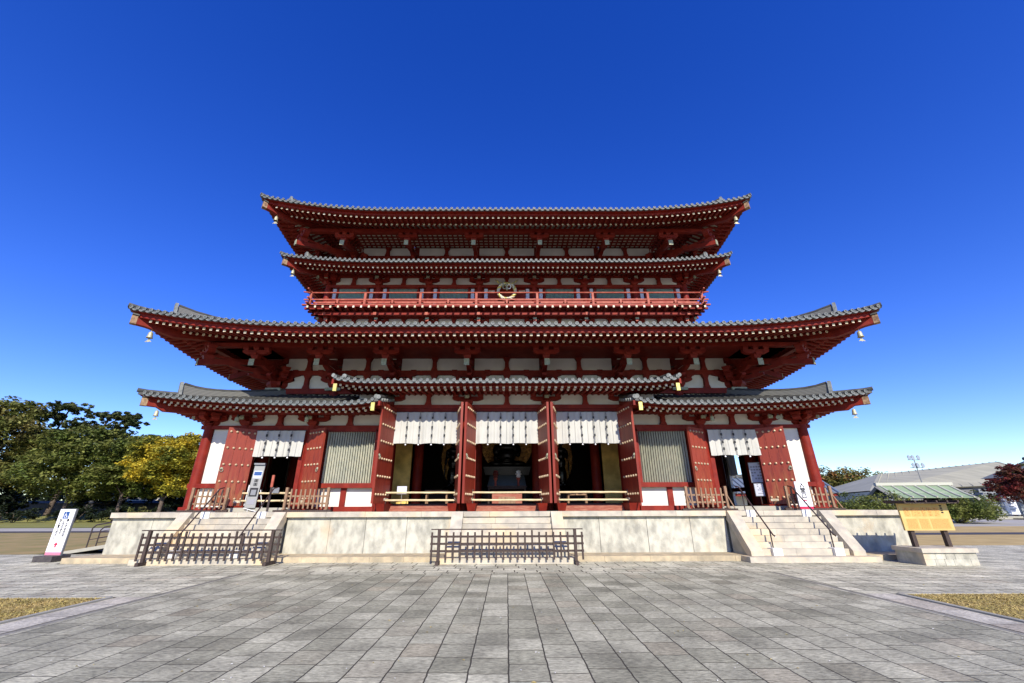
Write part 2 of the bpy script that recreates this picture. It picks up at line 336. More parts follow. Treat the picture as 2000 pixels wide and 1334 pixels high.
RAFT = []    # (priority, mesh builder, kind, roof object) : the rafters that show largest become objects of their own
class Roof:
    def __init__(s, label, ex, ey, z0, u, dt, rise, dw, pitch, fly, db, bz, sl, Rr=7.5, sides=None, kh=.25, rscale=1.0, prio=9, white=False):
        s.__dict__.update(locals()); s.sides = sides or {k:[(None,None)] for k in range(4)}
    def L(s,k): return s.ex if k%2==0 else s.ey
    def lift(s,k,a,d,seg):
        a0,a1 = seg; q = s.L(k)-abs(a); v=0.
        if (a>0 and a1 is None) or (a<=0 and a0 is None):
            v = s.u*max(0,1-max(q,0)/s.Rr)**2*max(0,1-.55*d/s.dt)
        if a1 is not None: v += .16*max(0,1-(a1-a)/1.6)**2*max(0,1-d/s.dt)
        if a0 is not None: v += .16*max(0,1-(a-a0)/1.6)**2*max(0,1-d/s.dt)
        return v
    def top(s,k,a,d,seg):
        v=min(1,max(0,d)/s.dt); return s.z0 + s.rise*(.72*v+.28*v*v) + s.lift(k,a,d,seg)
    def rng(s,k,d,seg):
        L=s.L(k); a0,a1=seg
        return (-(L-d) if a0 is None else a0, (L-d) if a1 is None else a1)
    def tf(s,k):
        ex,ey=s.ex,s.ey
        return [lambda a,d,z:(a,YC-ey+d,z), lambda a,d,z:(ex-d,YC+a,z), lambda a,d,z:(-a,YC+ey-d,z), lambda a,d,z:(-ex+d,YC-a,z)][k]
    def strip(s, mb, k, seg, d0, d1, zA, zB, m, n=40, f=None):
        """a board running along the eave from depth d0 to d1, between heights zA and zB over z0"""
        T=s.tf(k); f = f or (lambda a,d: s.z0+s.lift(k,a,d,seg)); vs=[]
        for i in range(n+1):
            t=i/n
            for d,z in ((d0,zA),(d1,zA),(d1,zB),(d0,zB)):
                lo,hi=s.rng(k,d,seg); a=lo+(hi-lo)*t; vs.append(T(a,d,f(a,d)+z))
        fs=[]
        for i in range(n):
            o=4*i; p=o+4
            fs += [(o,p,p+3,o+3),(o+1,o,o+3,o+2)[:0] or (o+1,o+2,p+2,p+1),(o,o+1,p+1,p),(o+3,p+3,p+2,o+2)]
        fs += [(0,3,2,1),(4*n,4*n+1,4*n+2,4*n+3)]
        mb.add(vs, fs, m)
    def build(s):
        pitch=s.pitch
        surf = MB(); fas = MB(); sof = MB(); tiles = MB()
        for k,segs in s.sides.items():
            T=s.tf(k)
            for seg in segs:
                nA,nD=48,8
                for zo,m in ((0,'tile'),(-.10,'dark')):
                    vs=[];
                    for j in range(nD+1):
                        d=s.dt*j/nD; lo,hi=s.rng(k,d,seg)
                        for i in range(nA+1):
                            a=lo+(hi-lo)*i/nA; vs.append(T(a,d,s.top(k,a,d,seg)+zo))
                    W=nA+1
                    surf.add(vs,[(j*W+i,j*W+i+1,(j+1)*W+i+1,(j+1)*W+i) for j in range(nD) for i in range(nA)],m)
                s.strip(surf,k,seg,-.02,.03,-.10,-.001,'tile')
                lo,hi=s.rng(k,0,seg)
                n0=math.ceil((lo+.02)/pitch); n1=math.floor((hi-.02)/pitch)
                for q in range(n0,n1+1):
                    a=q*pitch
                    dm = s.dt
                    if (a>0 and seg[1] is None) or (a<=0 and seg[0] is None): dm=min(s.dt, s.L(k)-abs(a))
                    r=.060*s.rscale
                    if dm>.12:
                        ND=max(1,int(dm/.55)); vs=[]
                        for j in range(ND+1):
                            d=dm*j/ND; z=s.top(k,a,d,seg)
                            for c in range(6):
                                t=math.pi*c/5; vs.append(T(a+r*math.cos(t),d-.03,z-.01+r*1.05*math.sin(t)))
                        tiles.add(vs,[(j*6+c,j*6+c+1,(j+1)*6+c+1,(j+1)*6+c) for j in range(ND) for c in range(5)],'tile')
                    # round end tile with raised rim
                    if k!=2:
                        z=s.top(k,a,0,seg)+.0; R1=.072*s.rscale; n=10; cc=[]
                        for rr,dd in ((R1,.06),(R1,-.075),(R1*.72,-.075),(R1*.68,-.058)):
                            cc+= [T(a+rr*math.cos(2*math.pi*i/n),dd,z+rr*math.sin(2*math.pi*i/n)) for i in range(n)]
                        tiles.add(cc[:20],[(i,(i+1)%n,n+(i+1)%n,n+i) for i in range(n)],'tile'); tiles.add(cc[10:30],[(i,(i+1)%n,n+(i+1)%n,n+i) for i in range(n)],'tilerim')
                        tiles.add(cc[20:],[(i,(i+1)%n,n+(i+1)%n,n+i) for i in range(n)]+[tuple(range(n,2*n))],'tiledark')
                        bb=[T(a+.25*R1*math.cos(2*math.pi*i/6),-.068,z+.25*R1*math.sin(2*math.pi*i/6)) for i in range(6)]
                        tiles.add(bb,[tuple(range(6))],'tilerim')
                        # hanging front of the flat pan tile beside it
                        if q<n1:
                            zz=[s.top(k,a+pitch*t,0,seg) for t in (0,.25,.5,.75,1)]
                            sg=[.0,-.045,-.062,-.045,.0]; vs=[]
                            for i,t in enumerate((0,.25,.5,.75,1)):
                                aa=a+pitch*t
                                vs += [T(aa,-.035,zz[i]+sg[i]-.0),T(aa,-.05,zz[i]+sg[i]-.075*(1-.3*abs(t-.5))),T(aa,.03,zz[i]+sg[i]-.08)]
                            tiles.add(vs,[(i*3,i*3+3,i*3+4,i*3+1) for i in range(4)]+[(i*3+1,i*3+4,i*3+5,i*3+2) for i in range(4)],'tiledark')
                            lip=[]
                            for i in (1,2,3): lip += [(vs[i*3+1][0],vs[i*3+1][1],vs[i*3+1][2]+.022),vs[i*3+1]]
                            o_=T(0,-.008,0); b_=T(0,0,0); lip=[(p[0]+o_[0]-b_[0],p[1]+o_[1]-b_[1],p[2]) for p in lip]
                            tiles.add(lip,[(0,2,3,1),(2,4,5,3)],'tilerim')
                # boards
                ft=s.fly+.065
                s.strip(fas,k,seg,.20,.33,ft,-.10,'red')
                s.strip(fas,k,seg,.04,.34,-.135,-.095,'red')
                bt=s.bz+.065
                s.strip(fas,k,seg,s.db-.05,s.db+.10,bt,bt+.10,'red')
                # soffit boards above the rafters
                fs_ = (s.bz+.10-s.fly)/(s.db-.13)
                vs=[];ND=[.12,s.db*.5,s.db,(s.db+s.dw)/2,s.dw+.05]; nA=48
                for d in ND:
                    z = (s.fly+fs_*(d-.13)+.07) if d<=s.db else (s.bz+s.sl*(d-s.db)+.075)
                    if d==s.db: z=s.bz+.075+.02
                    lo,hi=s.rng(k,d,seg)
                    for i in range(nA+1):
                        a=lo+(hi-lo)*i/nA; vs.append(T(a,d,s.z0+z+s.lift(k,a,d,seg)))
                W=nA+1
                for j in range(len(ND)-1): sof.add(vs[j*W:(j+2)*W],[(i,W+i,W+i+1,i+1) for i in range(nA)],'cream' if (j>1 and s.white) else 'red')
        robj = hb(surf,'roof',s.label)
        s.obj=robj
        hb(tiles,'roof_tiling',None,robj)
        hb(fas,'eave_board',None,robj); hb(sof,'soffit',None,robj)
        # rafters
        fs_ = (s.bz+.10-s.fly)/(s.db-.13)
        for k,segs in s.sides.items():
            if k==2: continue
            T=s.tf(k)
            for seg in segs:
                lo,hi=s.rng(k,0,seg)
                n0=math.ceil((lo+.16)/pitch-.5); n1=math.floor((hi-.16)/pitch-.5)
                for q in range(n0,n1+1):
                    a=(q+.5)*pitch
                    hip = (a>0 and seg[1] is None) or (a<=0 and seg[0] is None)
                    lim = s.L(k)-abs(a)-.12 if hip else 99
                    d1=min(s.db+.25,lim); w=.052*s.rscale; h=.062*s.rscale
                    if d1>.45:
                        mb=MB(); P=[]
                        for z in (-h,h):
                            for aa,d in ((a-w,.23),(a+w,.23),(a+w,d1),(a-w,d1)):
                                P.append(T(aa,d,s.z0+s.fly+fs_*(d-.06)*.95+z+s.lift(k,a,d,seg)))
                        mb.hexa(P,'red',None,'cap'); RAFT.append((s.prio*100+abs(a)+(60 if k else 0),mb,'flying_rafter',robj))
                    d1=min(s.dw+.06,lim)
                    if d1>s.db+.15:
                        mb=MB(); r=.062*s.rscale; n=8; vs=[]
                        for d in (s.db-.14,d1):
                            z=s.z0+s.bz+s.sl*(d-s.db)+s.lift(k,a,d,seg)
                            vs += [T(a+r*math.cos(2*math.pi*(i+.5)/n),d,z+r*math.sin(2*math.pi*(i+.5)/n)) for i in range(n)]
                        mb.add(vs,[(i,(i+1)%n,n+(i+1)%n,n+i) for i in range(n)],'red'); mb.add(vs[:n],[tuple(range(n))],'cap')
                        RAFT.append((s.prio*100+abs(a)+(60 if k else 0),mb,'base_rafter',robj))
        # hip ridges, corner beams
        for sx,sy in ((-1,-1),(1,-1),(1,1),(-1,1)):
            if s.ex>90: break
            seg=(None,None); k=0 if sy<0 else 2
            def hp(d,off=0,dz=0):   # a point on the hip line
                z=s.z0+ (s.rise*(.72*max(0,d)/s.dt+.28*(max(0,d)/s.dt)**2)) + s.u*max(0,1-d/s.Rr)**2*max(0,1-.55*d/s.dt)
                if d<0: z += -d*.12
                x=sx*(s.ex-d)+off*sx*-.7071*1; y=YC+sy*(s.ey-d)+off*sy*.7071
                return (x,y,z+dz)
            rb=MB(); N=10; vs=[]; w=.13*s.rscale; d0=1.0*s.rscale
            for i in range(N+1):
                t=i/N; d=d0+(s.dt-d0)*t; hgt=(.24+.24*(1-t)**6)*s.rscale
                for off,dz in ((-w,-.05),(w,-.05),(w*.8,hgt),(-w*.8,hgt)): vs.append(hp(d,off,dz))
            fs=[]
            for i in range(N):
                o=4*i;p=o+4; fs+=[(o,p,p+3,o+3),(o+1,o+2,p+2,p+1),(o+3,p+3,p+2,o+2)]
            fs+=[(0,3,2,1),(4*N,4*N+1,4*N+2,4*N+3)]
            rb.add(vs,fs,'ridge')
            rb.tube([hp(d0+(s.dt-d0)*i/N,0,(.27+.26*(1-i/N)**6)*s.rscale) for i in range(N+1)],.085*s.rscale,'tile',8)
            # end tile plate
            p=[hp(d0-.07,-w*1.7,-.04),hp(d0-.07,w*1.7,-.04),hp(d0,w*1.7,-.04),hp(d0,-w*1.7,-.04),hp(d0-.10,-w*1.1,.60*s.rscale),hp(d0-.10,w*1.1,.60*s.rscale),hp(d0-.02,w*1.1,.60*s.rscale),hp(d0-.02,-w*1.1,.60*s.rscale)]
            rb.hexa(p,'tilerim')
            # round corner tiles running out to the tip
            rb.tube([hp(d,0,.05) for d in (-.06,.15,.6,d0)],.09*s.rscale,'tile',8,mcap='tilerim')
            hb(rb,'hip_ridge',None,robj)
            cb=MB(); vs=[]; w=.12*s.rscale
            pts=[(.10,s.fly-.10),(.45,s.fly-.04),(s.db,s.bz-.16),(s.dw,s.bz+s.sl*(s.dw-s.db)-.10)]
            for d,z in pts:
                base=s.z0+s.u*max(0,1-max(d,0)/s.Rr)**2*max(0,1-.55*max(d,0)/s.dt)+(.03 if d<0 else 0)
                for off,dz in ((-w,-.15),(w,-.15),(w,.15),(-w,.15)):
                    x=sx*(s.ex-d)-off*sx*.7071; y=YC+sy*(s.ey-d)+off*sy*.7071
                    vs.append((x,y,base+z+dz*s.rscale))
            fs=[]
            for i in range(3):
                o=4*i;p=o+4; fs+=[(o,p,p+3,o+3),(o+1,o+2,p+2,p+1),(o+3,p+3,p+2,o+2),(o,o+1,p+1,p)]
            cb.add(vs,fs,'redend' if False else 'red'); cb.add(vs[:4],[(0,3,2,1)],'endcap')
            # weathered metal cover on the outer part and dark lead sheet on top
            v2=[Vector(vs[i]) for i in range(8)]
            ctr=(v2[0]+v2[1]+v2[2]+v2[3])/4; c2=(v2[4]+v2[5]+v2[6]+v2[7])/4; q=[]
            for i in range(4): q.append(ctr+(v2[i]-ctr)*1.06+(ctr-c2)*.02)
            for i in range(4): q.append((ctr*.62+c2*.38)+(v2[4+i]-c2)*1.06)
            cb.hexa([tuple(x) for x in (q[0],q[1],q[5],q[4],q[3],q[2],q[6],q[7])],'endcap')
            t=[x+Vector((0,0,.02)) for x in (q[3],q[2],q[6],q[7])]; t2=[x+Vector((0,0,.05)) for x in t]
            t=[ctr+(x-ctr)*1.12+Vector((0,0,.0)) for x in t]; t2=[ctr+(x-ctr)*1.12 for x in t2]
            cb.hexa([tuple(x) for x in t]+[tuple(x) for x in t2],'tile')
            if sy<0 or True: hb(cb,'corner_beam',None,robj)
        return robj

RA = Roof('lowest tiled roof over the white aisle panels, broken in the middle for the raised centre roof', 14.42, YC-15.92, 5.53, .44, 3.73, 1.22, 1.86, .262, -.25, .62, -.24, .13, Rr=7.0,
          sides={0:[(None,-5.02),(5.02,None)],1:[(None,None)],2:[(None,None)],3:[(None,None)]}, rscale=.92, prio=2)
RB = Roof('raised short tiled roof over the three middle doors', 99, YC-15.92, 6.42, 0, 3.73, .92, 1.98, .262, -.25, .62, -.24, .13, sides={0:[(-6.9,6.9)]}, rscale=.92, prio=3)
RC = Roof('widest tiled roof of the lower storey with strongly upturned corners', 15.38, YC-15.3, 8.60, .78, 5.6, 1.75, 4.35, .283, -.40, 1.15, -.32, .35, Rr=8.0, rscale=1.04, prio=0)
RD = Roof('narrow tiled roof just above the balcony', 11.85, YC-18.62, 13.73, .40, 3.0, 1.1, 1.93, .256, -.30, .72, -.27, .42, Rr=5.5, rscale=.9, prio=5, white=True)
RE = Roof('uppermost tiled roof with upturned corners', 12.88, YC-17.5, 16.13, .86, 6.0, 3.0, 4.05, .285, -.38, .9, -.32, .5, Rr=7.0, rscale=1.0, prio=4, white=True)
roofs = [r.build() for r in (RA,RB,RC,RD,RE)]
# gable top of the uppermost roof (behind the eave) and main ridge
mb=MB(); mb.prism([(-2.3-.05,19.1),(2.35,19.1),(0,21.0)],-6.6,6.6,'tile',tf=lambda a,o,z:(a,YC+o,z),axis='x')
mb.v=[(x,y,z) for x,y,z in mb.v]; mb.box(-6.8,6.8,YC-.2,YC+.2,20.9,21.7,'ridge'); hb(mb,'gable_roof')
# closed ends of the raised centre roof: gable boards, and bargeboards with gilt plates
for sx in (-1,1):
    mb=MB(); T=RB.tf(0); a=6.9*sx; seg=(-6.9,6.9)
    pr=[]; N=8
    for i in range(N+1):
        d=3.73*i/N; pr.append((d,RB.top(0,a,d,seg)))
    lo=[(d,z-.30) for d,z in pr]
    for i in range(N):
        mb.hexa([T(a+sx*-.02,pr[i][0],lo[i][1]),T(a+sx*.06,pr[i][0],lo[i][1]),T(a+sx*.06,pr[i+1][0],lo[i+1][1]),T(a-sx*.02,pr[i+1][0],lo[i+1][1]),
                 T(a+sx*-.02,pr[i][0],pr[i][1]-.09),T(a+sx*.06,pr[i][0],pr[i][1]-.09),T(a+sx*.06,pr[i+1][0],pr[i+1][1]-.09),T(a-sx*.02,pr[i+1][0],pr[i+1][1]-.09)],'red')
    mb.tube([T(a+sx*.03,d,z+.06) for d,z in pr],.08,'tile',8,mcap='tilerim')
    mb.tube([T(a-sx*.22,d,z+.10) for d,z in pr[1:]],.10,'tile',8,mcap='tilerim')
    o=hb(mb,'bargeboard',None,roofs[1])
    mb=MB(); x=6.78*sx; mb.box(x-.07,x+.07,15.86,15.93,5.98,6.28,'capgold'); hb(mb,'gilt_plate',None,roofs[1])
    # inner ends of the lowest roof
    mb=MB(); T=RA.tf(0); a=5.02*sx; seg=(None,-5.02) if sx<0 else (5.02,None)
    pr=[]
    for i in range(N+1):
        d=3.4*i/N; pr.append((d,RA.top(0,a,d,seg)))
    for i in range(N):
        P=[]
        for zz in (-.28,-.09):
            for j,aa in ((i,a),(i,a-sx*.08),(i+1,a-sx*.08),(i+1,a)): P.append(T(aa,pr[j][0],pr[j][1]+zz))
        mb.hexa(P,'red')
    mb.tube([T(a-sx*.02,d-.08,z+.05) for d,z in pr],.085,'tile',8,mcap='tilerim')
    mb.tube([T(a+sx*.24,d,z+.10) for d,z in pr[1:]],.10,'tile',8,mcap='tilerim')
    for i in range(10):   # row of side tiles seen from below
        d=.15+.3*i; z=RA.top(0,a,d,seg); mb.tube([T(a+sx*.1,d,z-.02),T(a-sx*.16,d,z-.06)],.07,'tilerim',8)
    hb(mb,'roof_end',None,roofs[0])
    mb=MB(); x=5.2*sx; mb.box(x-.07,x+.07,15.86,15.93,5.20,5.52,'capgold'); hb(mb,'gilt_plate',None,roofs[0])

# ---- brackets
def arm(mb, L, z0, h=.2, w=.2, along='x', y=0, x=0, m='red', blocks=3, bw=.26, bh=.16, half=None):
    n=5; a=L/2; pr=[(-a,z0+h),(-a,z0+h*.5)]
    pr+=[(-a+(a*.42)*t/n, z0+h*.5-(h*.5)*math.sin(t/n*math.pi/2)) for t in range(1,n+1)]
    pr+=[(-p[0],p[1]) for p in pr[::-1]]
    if along=='x': mb.prism([(p[0]+x,p[1]) for p in pr],y-w/2,y+w/2,m)
    else: mb.prism([(p[0]+y,p[1]) for p in pr],x-w/2,x+w/2,m,axis='x')
    ps=[-a+bw/2,0,a-bw/2] if blocks==3 else ([-a+bw/2,a-bw/2] if blocks==2 else [])
    for p in ps:
        cx,cy=(p+x,y) if along=='x' else (x,p+y)
        mb.taper(cx,cy,z0+h,z0+h+bh*.45,bw*.72,bw,m); mb.box(cx-bw/2,cx+bw/2,cy-bw/2,cy+bw/2,z0+h+bh*.45,z0+h+bh,m)
def simple_bracket(h, L):
    """block, boat-shaped arm and three bearing blocks; total height h"""
    mb=MB(); b=h*.36; mb.taper(0,0,0,b*.5,.30,.42); mb.box(-.21,.21,-.21,.21,b*.5,b)
    arm(mb,L,b,h*.36,.20,blocks=3,bw=.26,bh=h*.28)
    arm(mb,.9,b,h*.36,.18,along='y',blocks=0)
    mb.box(-.09,.09,-.50,-.44,b+.02,b+h*.30,'verd')
    return mb
def big_bracket(z, L=1.5, out=2.15, tail=True, inner=True, rise=.0):
    """three-step bracket set; local origin = column top, y- is outward; z = height up to the eave purlin"""
    mb=MB(); mb.taper(0,0,0,.16,.40,.58); mb.box(-.29,.29,-.29,.29,.16,.32)
    s1=.32; h=.20; st=(z-s1-.36)/2.6
    arm(mb,L,s1,h,.2); arm(mb,L*1.25,s1+st,h,.2)
    # outward arms
    arm(mb,1.7,s1,h,.2,along='y',y=-.1,blocks=0); mb.taper(0,-.72,s1+h,s1+h+.16,.2,.28)
    arm(mb,2.6,s1+st,h,.2,along='y',y=-.25,blocks=0); mb.taper(0,-1.35,s1+st+h,s1+st+h+.15,.2,.28)
    # sloping tail rafter, gilt end
    y0,zz0,y1,zz1 = .3, z-.36+.45, -out-.22, z-.36-.42
    P=[]
    for dz in (-.13,.13):
        for x,yy,q in ((-.1,y1,zz1),(.1,y1,zz1),(.1,y0,zz0),(-.1,y0,zz0)): P.append((x,yy,q+dz))
    mb.hexa(P,'red')
    mb.box(-.115,.115,y1-.03,y1-.003,zz1-.15,zz1+.15,'verd')
    zt=z-.36
    mb.taper(0,-out+.02,zt-.22,zt-.08,.22,.32); mb.box(-.16,.16,-out-.14,-out+.18,zt-.08,zt,'red')
    mb.box(-.1,.1,-out-.2,.1,zt-.06,zt+.05,'red')
    arm(mb,L*.78,zt,.2,.2,y=-out,bw=.25,bh=.16)
    return mb

# ---- a ring of wall: columns, beams, panels, bracket sets and struts
def ring(hx, hy, colsx, colsy, z0, zt, ztop, rad, src_br, sides=(0,1,3), strut=True, nuki=(), top_t=.2, panelm='white', corner_scale=1.41, column=True, zb=None, skip_br=None, panels=True):
    cm=None
    beams={}
    for k in sides:
        T=side_tf(k,hx,hy); cols = colsx if k%2==0 else colsy; H = hx if k%2==0 else hy
        if column:
            for i,a in enumerate(cols):
                if k!=0 and abs(abs(a)-H)<.01 and a<0 and k==1: continue
                if k!=0 and abs(abs(a)-H)<.01 and a>0 and k==3: continue
                if cm is None:
                    mb=MB(); h=zt-z0; mb.lathe([(rad,0),(rad*1.02,h*.35),(rad*.93,h*.8),(rad*.84,h)],m='red',n=20)
                    cm=mb.build('column',HALL,smooth=True); cm.matrix_parent_inverse=HINV; x,y,z=T(a,0,z0); cm.location=(x,y,z)
                else: hplace(cm,T(a,0,z0))
        bm=MB()
        for (za,zc,t) in nuki: bm.box(-H-(.0 if k%2==0 else -rad),H+(.0 if k%2==0 else -rad),-t,t,za,zc,'red',T)
        hb(bm,'tie_beam')
        if panels:
            for i in range(len(cols)-1):
                a0,a1=cols[i]+rad*.6,cols[i+1]-rad*.6
                if i==0: pm=MB(); pm.box(cols[0],cols[-1],-.20,-.16,zt if zb is None else zb,ztop+.12,'red',T); hb(pm,'backing_board')
                pm=MB(); pm.box(a0,a1,-.12,-.06,zt if zb is None else zb,ztop,panelm,T); hb(pm,'plaster_panel')
        if strut:
            for i in range(len(cols)-1):
                a=(cols[i]+cols[i+1])/2
                if cols[i+1]-cols[i]<2.0: continue
                sm=MB(); h=ztop-zt; sm.prism([(-.15,0),(.15,0),(.095,h*.25),(.085,h*.72),(.13,h*.84),(.17,h),(-.17,h),(-.13,h*.84),(-.085,h*.72),(-.095,h*.25)],-.10,.08,'red')
                o=sm.build('strut',HALL); o.matrix_parent_inverse=HINV; o.location=T(a,.02,zt); o.rotation_euler=(0,0,SIDE_ROT[k])
        if src_br:
            for i,a in enumerate(cols):
                if skip_br and skip_br(k,a): continue
                corner = abs(abs(a)-H)<.01
                if corner and ((k==1 and a<0) or (k==3 and a>0)) : continue
                if corner:
                    hplace(src_br,T(a,0,zt),SIDE_ROT[k])
                    kk = 1 if (k==0 and a>0) else (3 if k==0 else None)
                    if kk is not None: hplace(src_br,T(a,0,zt),SIDE_ROT[kk])
                    rz = {(0,False):-math.pi/4,(0,True):math.pi/4}.get((k,a>0))
                    if rz is not None: hplace(src_br,T(a,0,zt),rz,(1.0,corner_scale,1.001))
                else: hplace(src_br,T(a,0,zt),SIDE_ROT[k])
def proto(mb, name='bracket'):
    o=mb.build(name,HALL); o.matrix_parent_inverse=HINV; return o
def drop(o): bpy.data.objects.remove(o)

# lowest storey: aisle wall (raised in the middle)
WX,WY = 12.70, YC-17.9
XC=[-12.70,-11.15,-8.30,-5.15,-1.71,1.71,5.15,8.30,11.15,12.70]
YS=[-WY,-WY+1.75,-2.9,0,2.9,WY-1.75,WY]
br=proto(simple_bracket(.47,1.35))
ring(WX,WY,[x for x in XC if x<=-5.15],YS,PT,4.99,5.47,.21,br,sides=(0,),nuki=[],skip_br=lambda k,a: abs(a+5.15)<.01 )
for sgn in (1,):
    ring(WX,WY,[x for x in XC if x>=5.15],YS,PT,4.99,5.47,.21,br,sides=(0,),nuki=[],column=True,skip_br=lambda k,a: abs(a-5.15)<.01)
ring(WX,WY,XC,YS,PT,4.99,5.47,.21,br,sides=(1,3),nuki=[(4.85,4.99,.09),(5.44,5.56,.1),(2.47,2.66,.13),(1.52,1.76,.15)])
drop(br)
br=proto(simple_bracket(.50,1.35))
ring(WX,WY,[-5.15,-1.71,1.71,5.15],YS,PT,5.87,6.37,.22,br,sides=(0,),nuki=[])
drop(br)
T0=side_tf(0,WX,WY)
def fb(name,a0,a1,o0,o1,z0,z1,m='red',label=None,parent=None):
    mb=MB(); mb.box(a0,a1,-o1,-o0,z0,z1,m,lambda a,o,z:T0(a,-o,z)); return hb(mb,name,label,parent)
for s in (-1,1):
    lo,hi=sorted((s*5.15,s*12.70))
    fb('tie_beam',lo-(.3 if s<0 else 0),hi+(.3 if s>0 else 0),-.09,.10,4.84,4.985); fb('tie_beam',lo,hi,-.1,.1,5.46,5.58)
    # side panel bay beside the corner column
    lo,hi=sorted((s*11.36,s*12.50)); fb('plaster_panel',lo,hi,-.10,-.04,2.66,4.84,'white')
    fb('plaster_panel',lo,hi,-.10,-.04,1.76,2.47,'white')
    lo,hi=sorted((s*11.10,s*12.90)); fb('dado_rail',lo,hi,-.14,.16,2.47,2.64)
    # lintel, jambs and sill of the side doorway
    lo,hi=sorted((s*8.30,s*11.15)); fb('lintel',lo,hi,-.12,.12,4.62,4.842)
    for a in (8.52,10.72): fb('door_jamb',s*a-.14,s*a+.14,-.10,.08,1.72,4.62)
    for a in (8.42,10.9): fb('plaster_panel',s*a-.09 if s*a>0 else s*a-.09,s*a+.09,-.16,-.12,1.72,4.62,'red')
    fb('gilt_plate',s*8.05-.25,s*8.05+.25,.12,.14,4.66,4.76,'cap'); fb('gilt_plate',s*10.95-.25,s*10.95+.25,.12,.14,4.66,4.76,'cap')
    fb('sill_step',lo+.1,hi-.1,-.35,.55,PT,1.73,'concrete')
    # lattice window
    lo,hi=sorted((s*5.55,s*7.62)); fr=MB(); t=lambda a,o,z:T0(a,-o,z)
    fr.box(lo-.16,lo,-.1,.12,2.62,4.84,'signgrey' if False else 'lilac',t) if False else None
    fr=MB()
    def bx(a0,a1,o0,o1,z0,z1,m='red'): fr.box(a0,a1,-o1,-o0,z0,z1,m,t)
    bx(lo-.12,lo,-.1,.10,2.62,4.80); bx(hi,hi+.12,-.1,.10,2.62,4.80); bx(lo-.12,hi+.12,-.1,.10,4.72,4.835); bx(lo-.25,hi+.25,-.1,.2,2.46,2.64)
    wf=hb(fr,'window_frame','frame of the pale green barred window '+('left' if s<0 else 'right')+' of the middle doors')
    fr=MB(); n=20; pw=(hi-lo)/n
    for i in range(n):
        a=lo+pw*(i+.5); r=pw*.36
        fr.hexa([T0(a-r,-.06,2.64),T0(a,.05,2.64),T0(a+r,-.06,2.64),T0(a,-.10,2.64),T0(a-r,-.06,4.72),T0(a,.05,4.72),T0(a+r,-.06,4.72),T0(a,-.10,4.72)],'lattice')
    hb(fr,'window_bars',None,wf)
    fb('window_shutter',lo,hi,-.30,-.24,2.64,4.72,'dark',None,wf)
    # plain boarding either side of the window
    for q0,q1 in ((5.36,5.43),(7.74,8.10)):
        a0,a1=sorted((s*q0,s*q1)); fb('wall_board',a0,a1,-.12,-.02,1.76,4.84,'red')
    lo,hi=sorted((s*5.36,s*8.09)); c=s*(6.62)
    fb('plaster_panel',lo,c-.11,-.10,-.03,1.76,2.46,'white'); fb('plaster_panel',c+.11,hi,-.10,-.03,1.76,2.46,'white')
    fb('post',c-.11,c+.11,-.10,.05,1.76,2.46)
    lo,hi=sorted((s*5.30,s*8.30)); fb('sill_beam',lo,hi,-.2,.26,PT,1.76)
    lo,hi=sorted((s*10.9,s*12.95)); fb('sill_beam',lo,hi,-.2,.26,PT,1.76)
fb('tie_beam',-5.4,5.4,-.1,.11,5.70,5.868); fb('tie_beam',-6.6,6.6,-.11,.11,6.36,6.50); fb('lintel',-5.0,5.0,-.13,.05,5.53,5.698)
for s in (-1,1):   # cheek walls closing the raised part at its two ends
    mb=MB(); lo,hi=sorted((s*5.10,s*5.22)); mb.box(lo,hi,17.9,19.5,4.9,6.6,'white'); hb(mb,'plaster_panel')
    fb('plaster_panel',*(sorted((s*5.2,s*6.5))),-.1,-.04,5.56,6.36,'white')
for s in (-1,0,1):
    lo,hi=(s*3.42-1.36,s*3.42+1.36)
    for a in (lo-.10,hi+.10): fb('door_jamb',a-.10,a+.10,-.10,.08,1.78,5.53)
    fb('sill_beam',lo-.05,hi+.05,-.2,.30,PT,1.68,'sill'); fb('sill_beam',lo-.02,hi+.02,-.2,.22,1.683,1.80,'sill')
    fb('threshold',lo,hi,-.26,-.2,1.58,1.86,'dark')
for a in (-1.71,1.71): fb('wall_board',a-.40,a+.40,-.16,-.12,PT,5.7,'red')
for a in (-4.98,4.98): fb('wall_board',a-.17,a+.17,-.16,-.12,PT,5.7,'red')

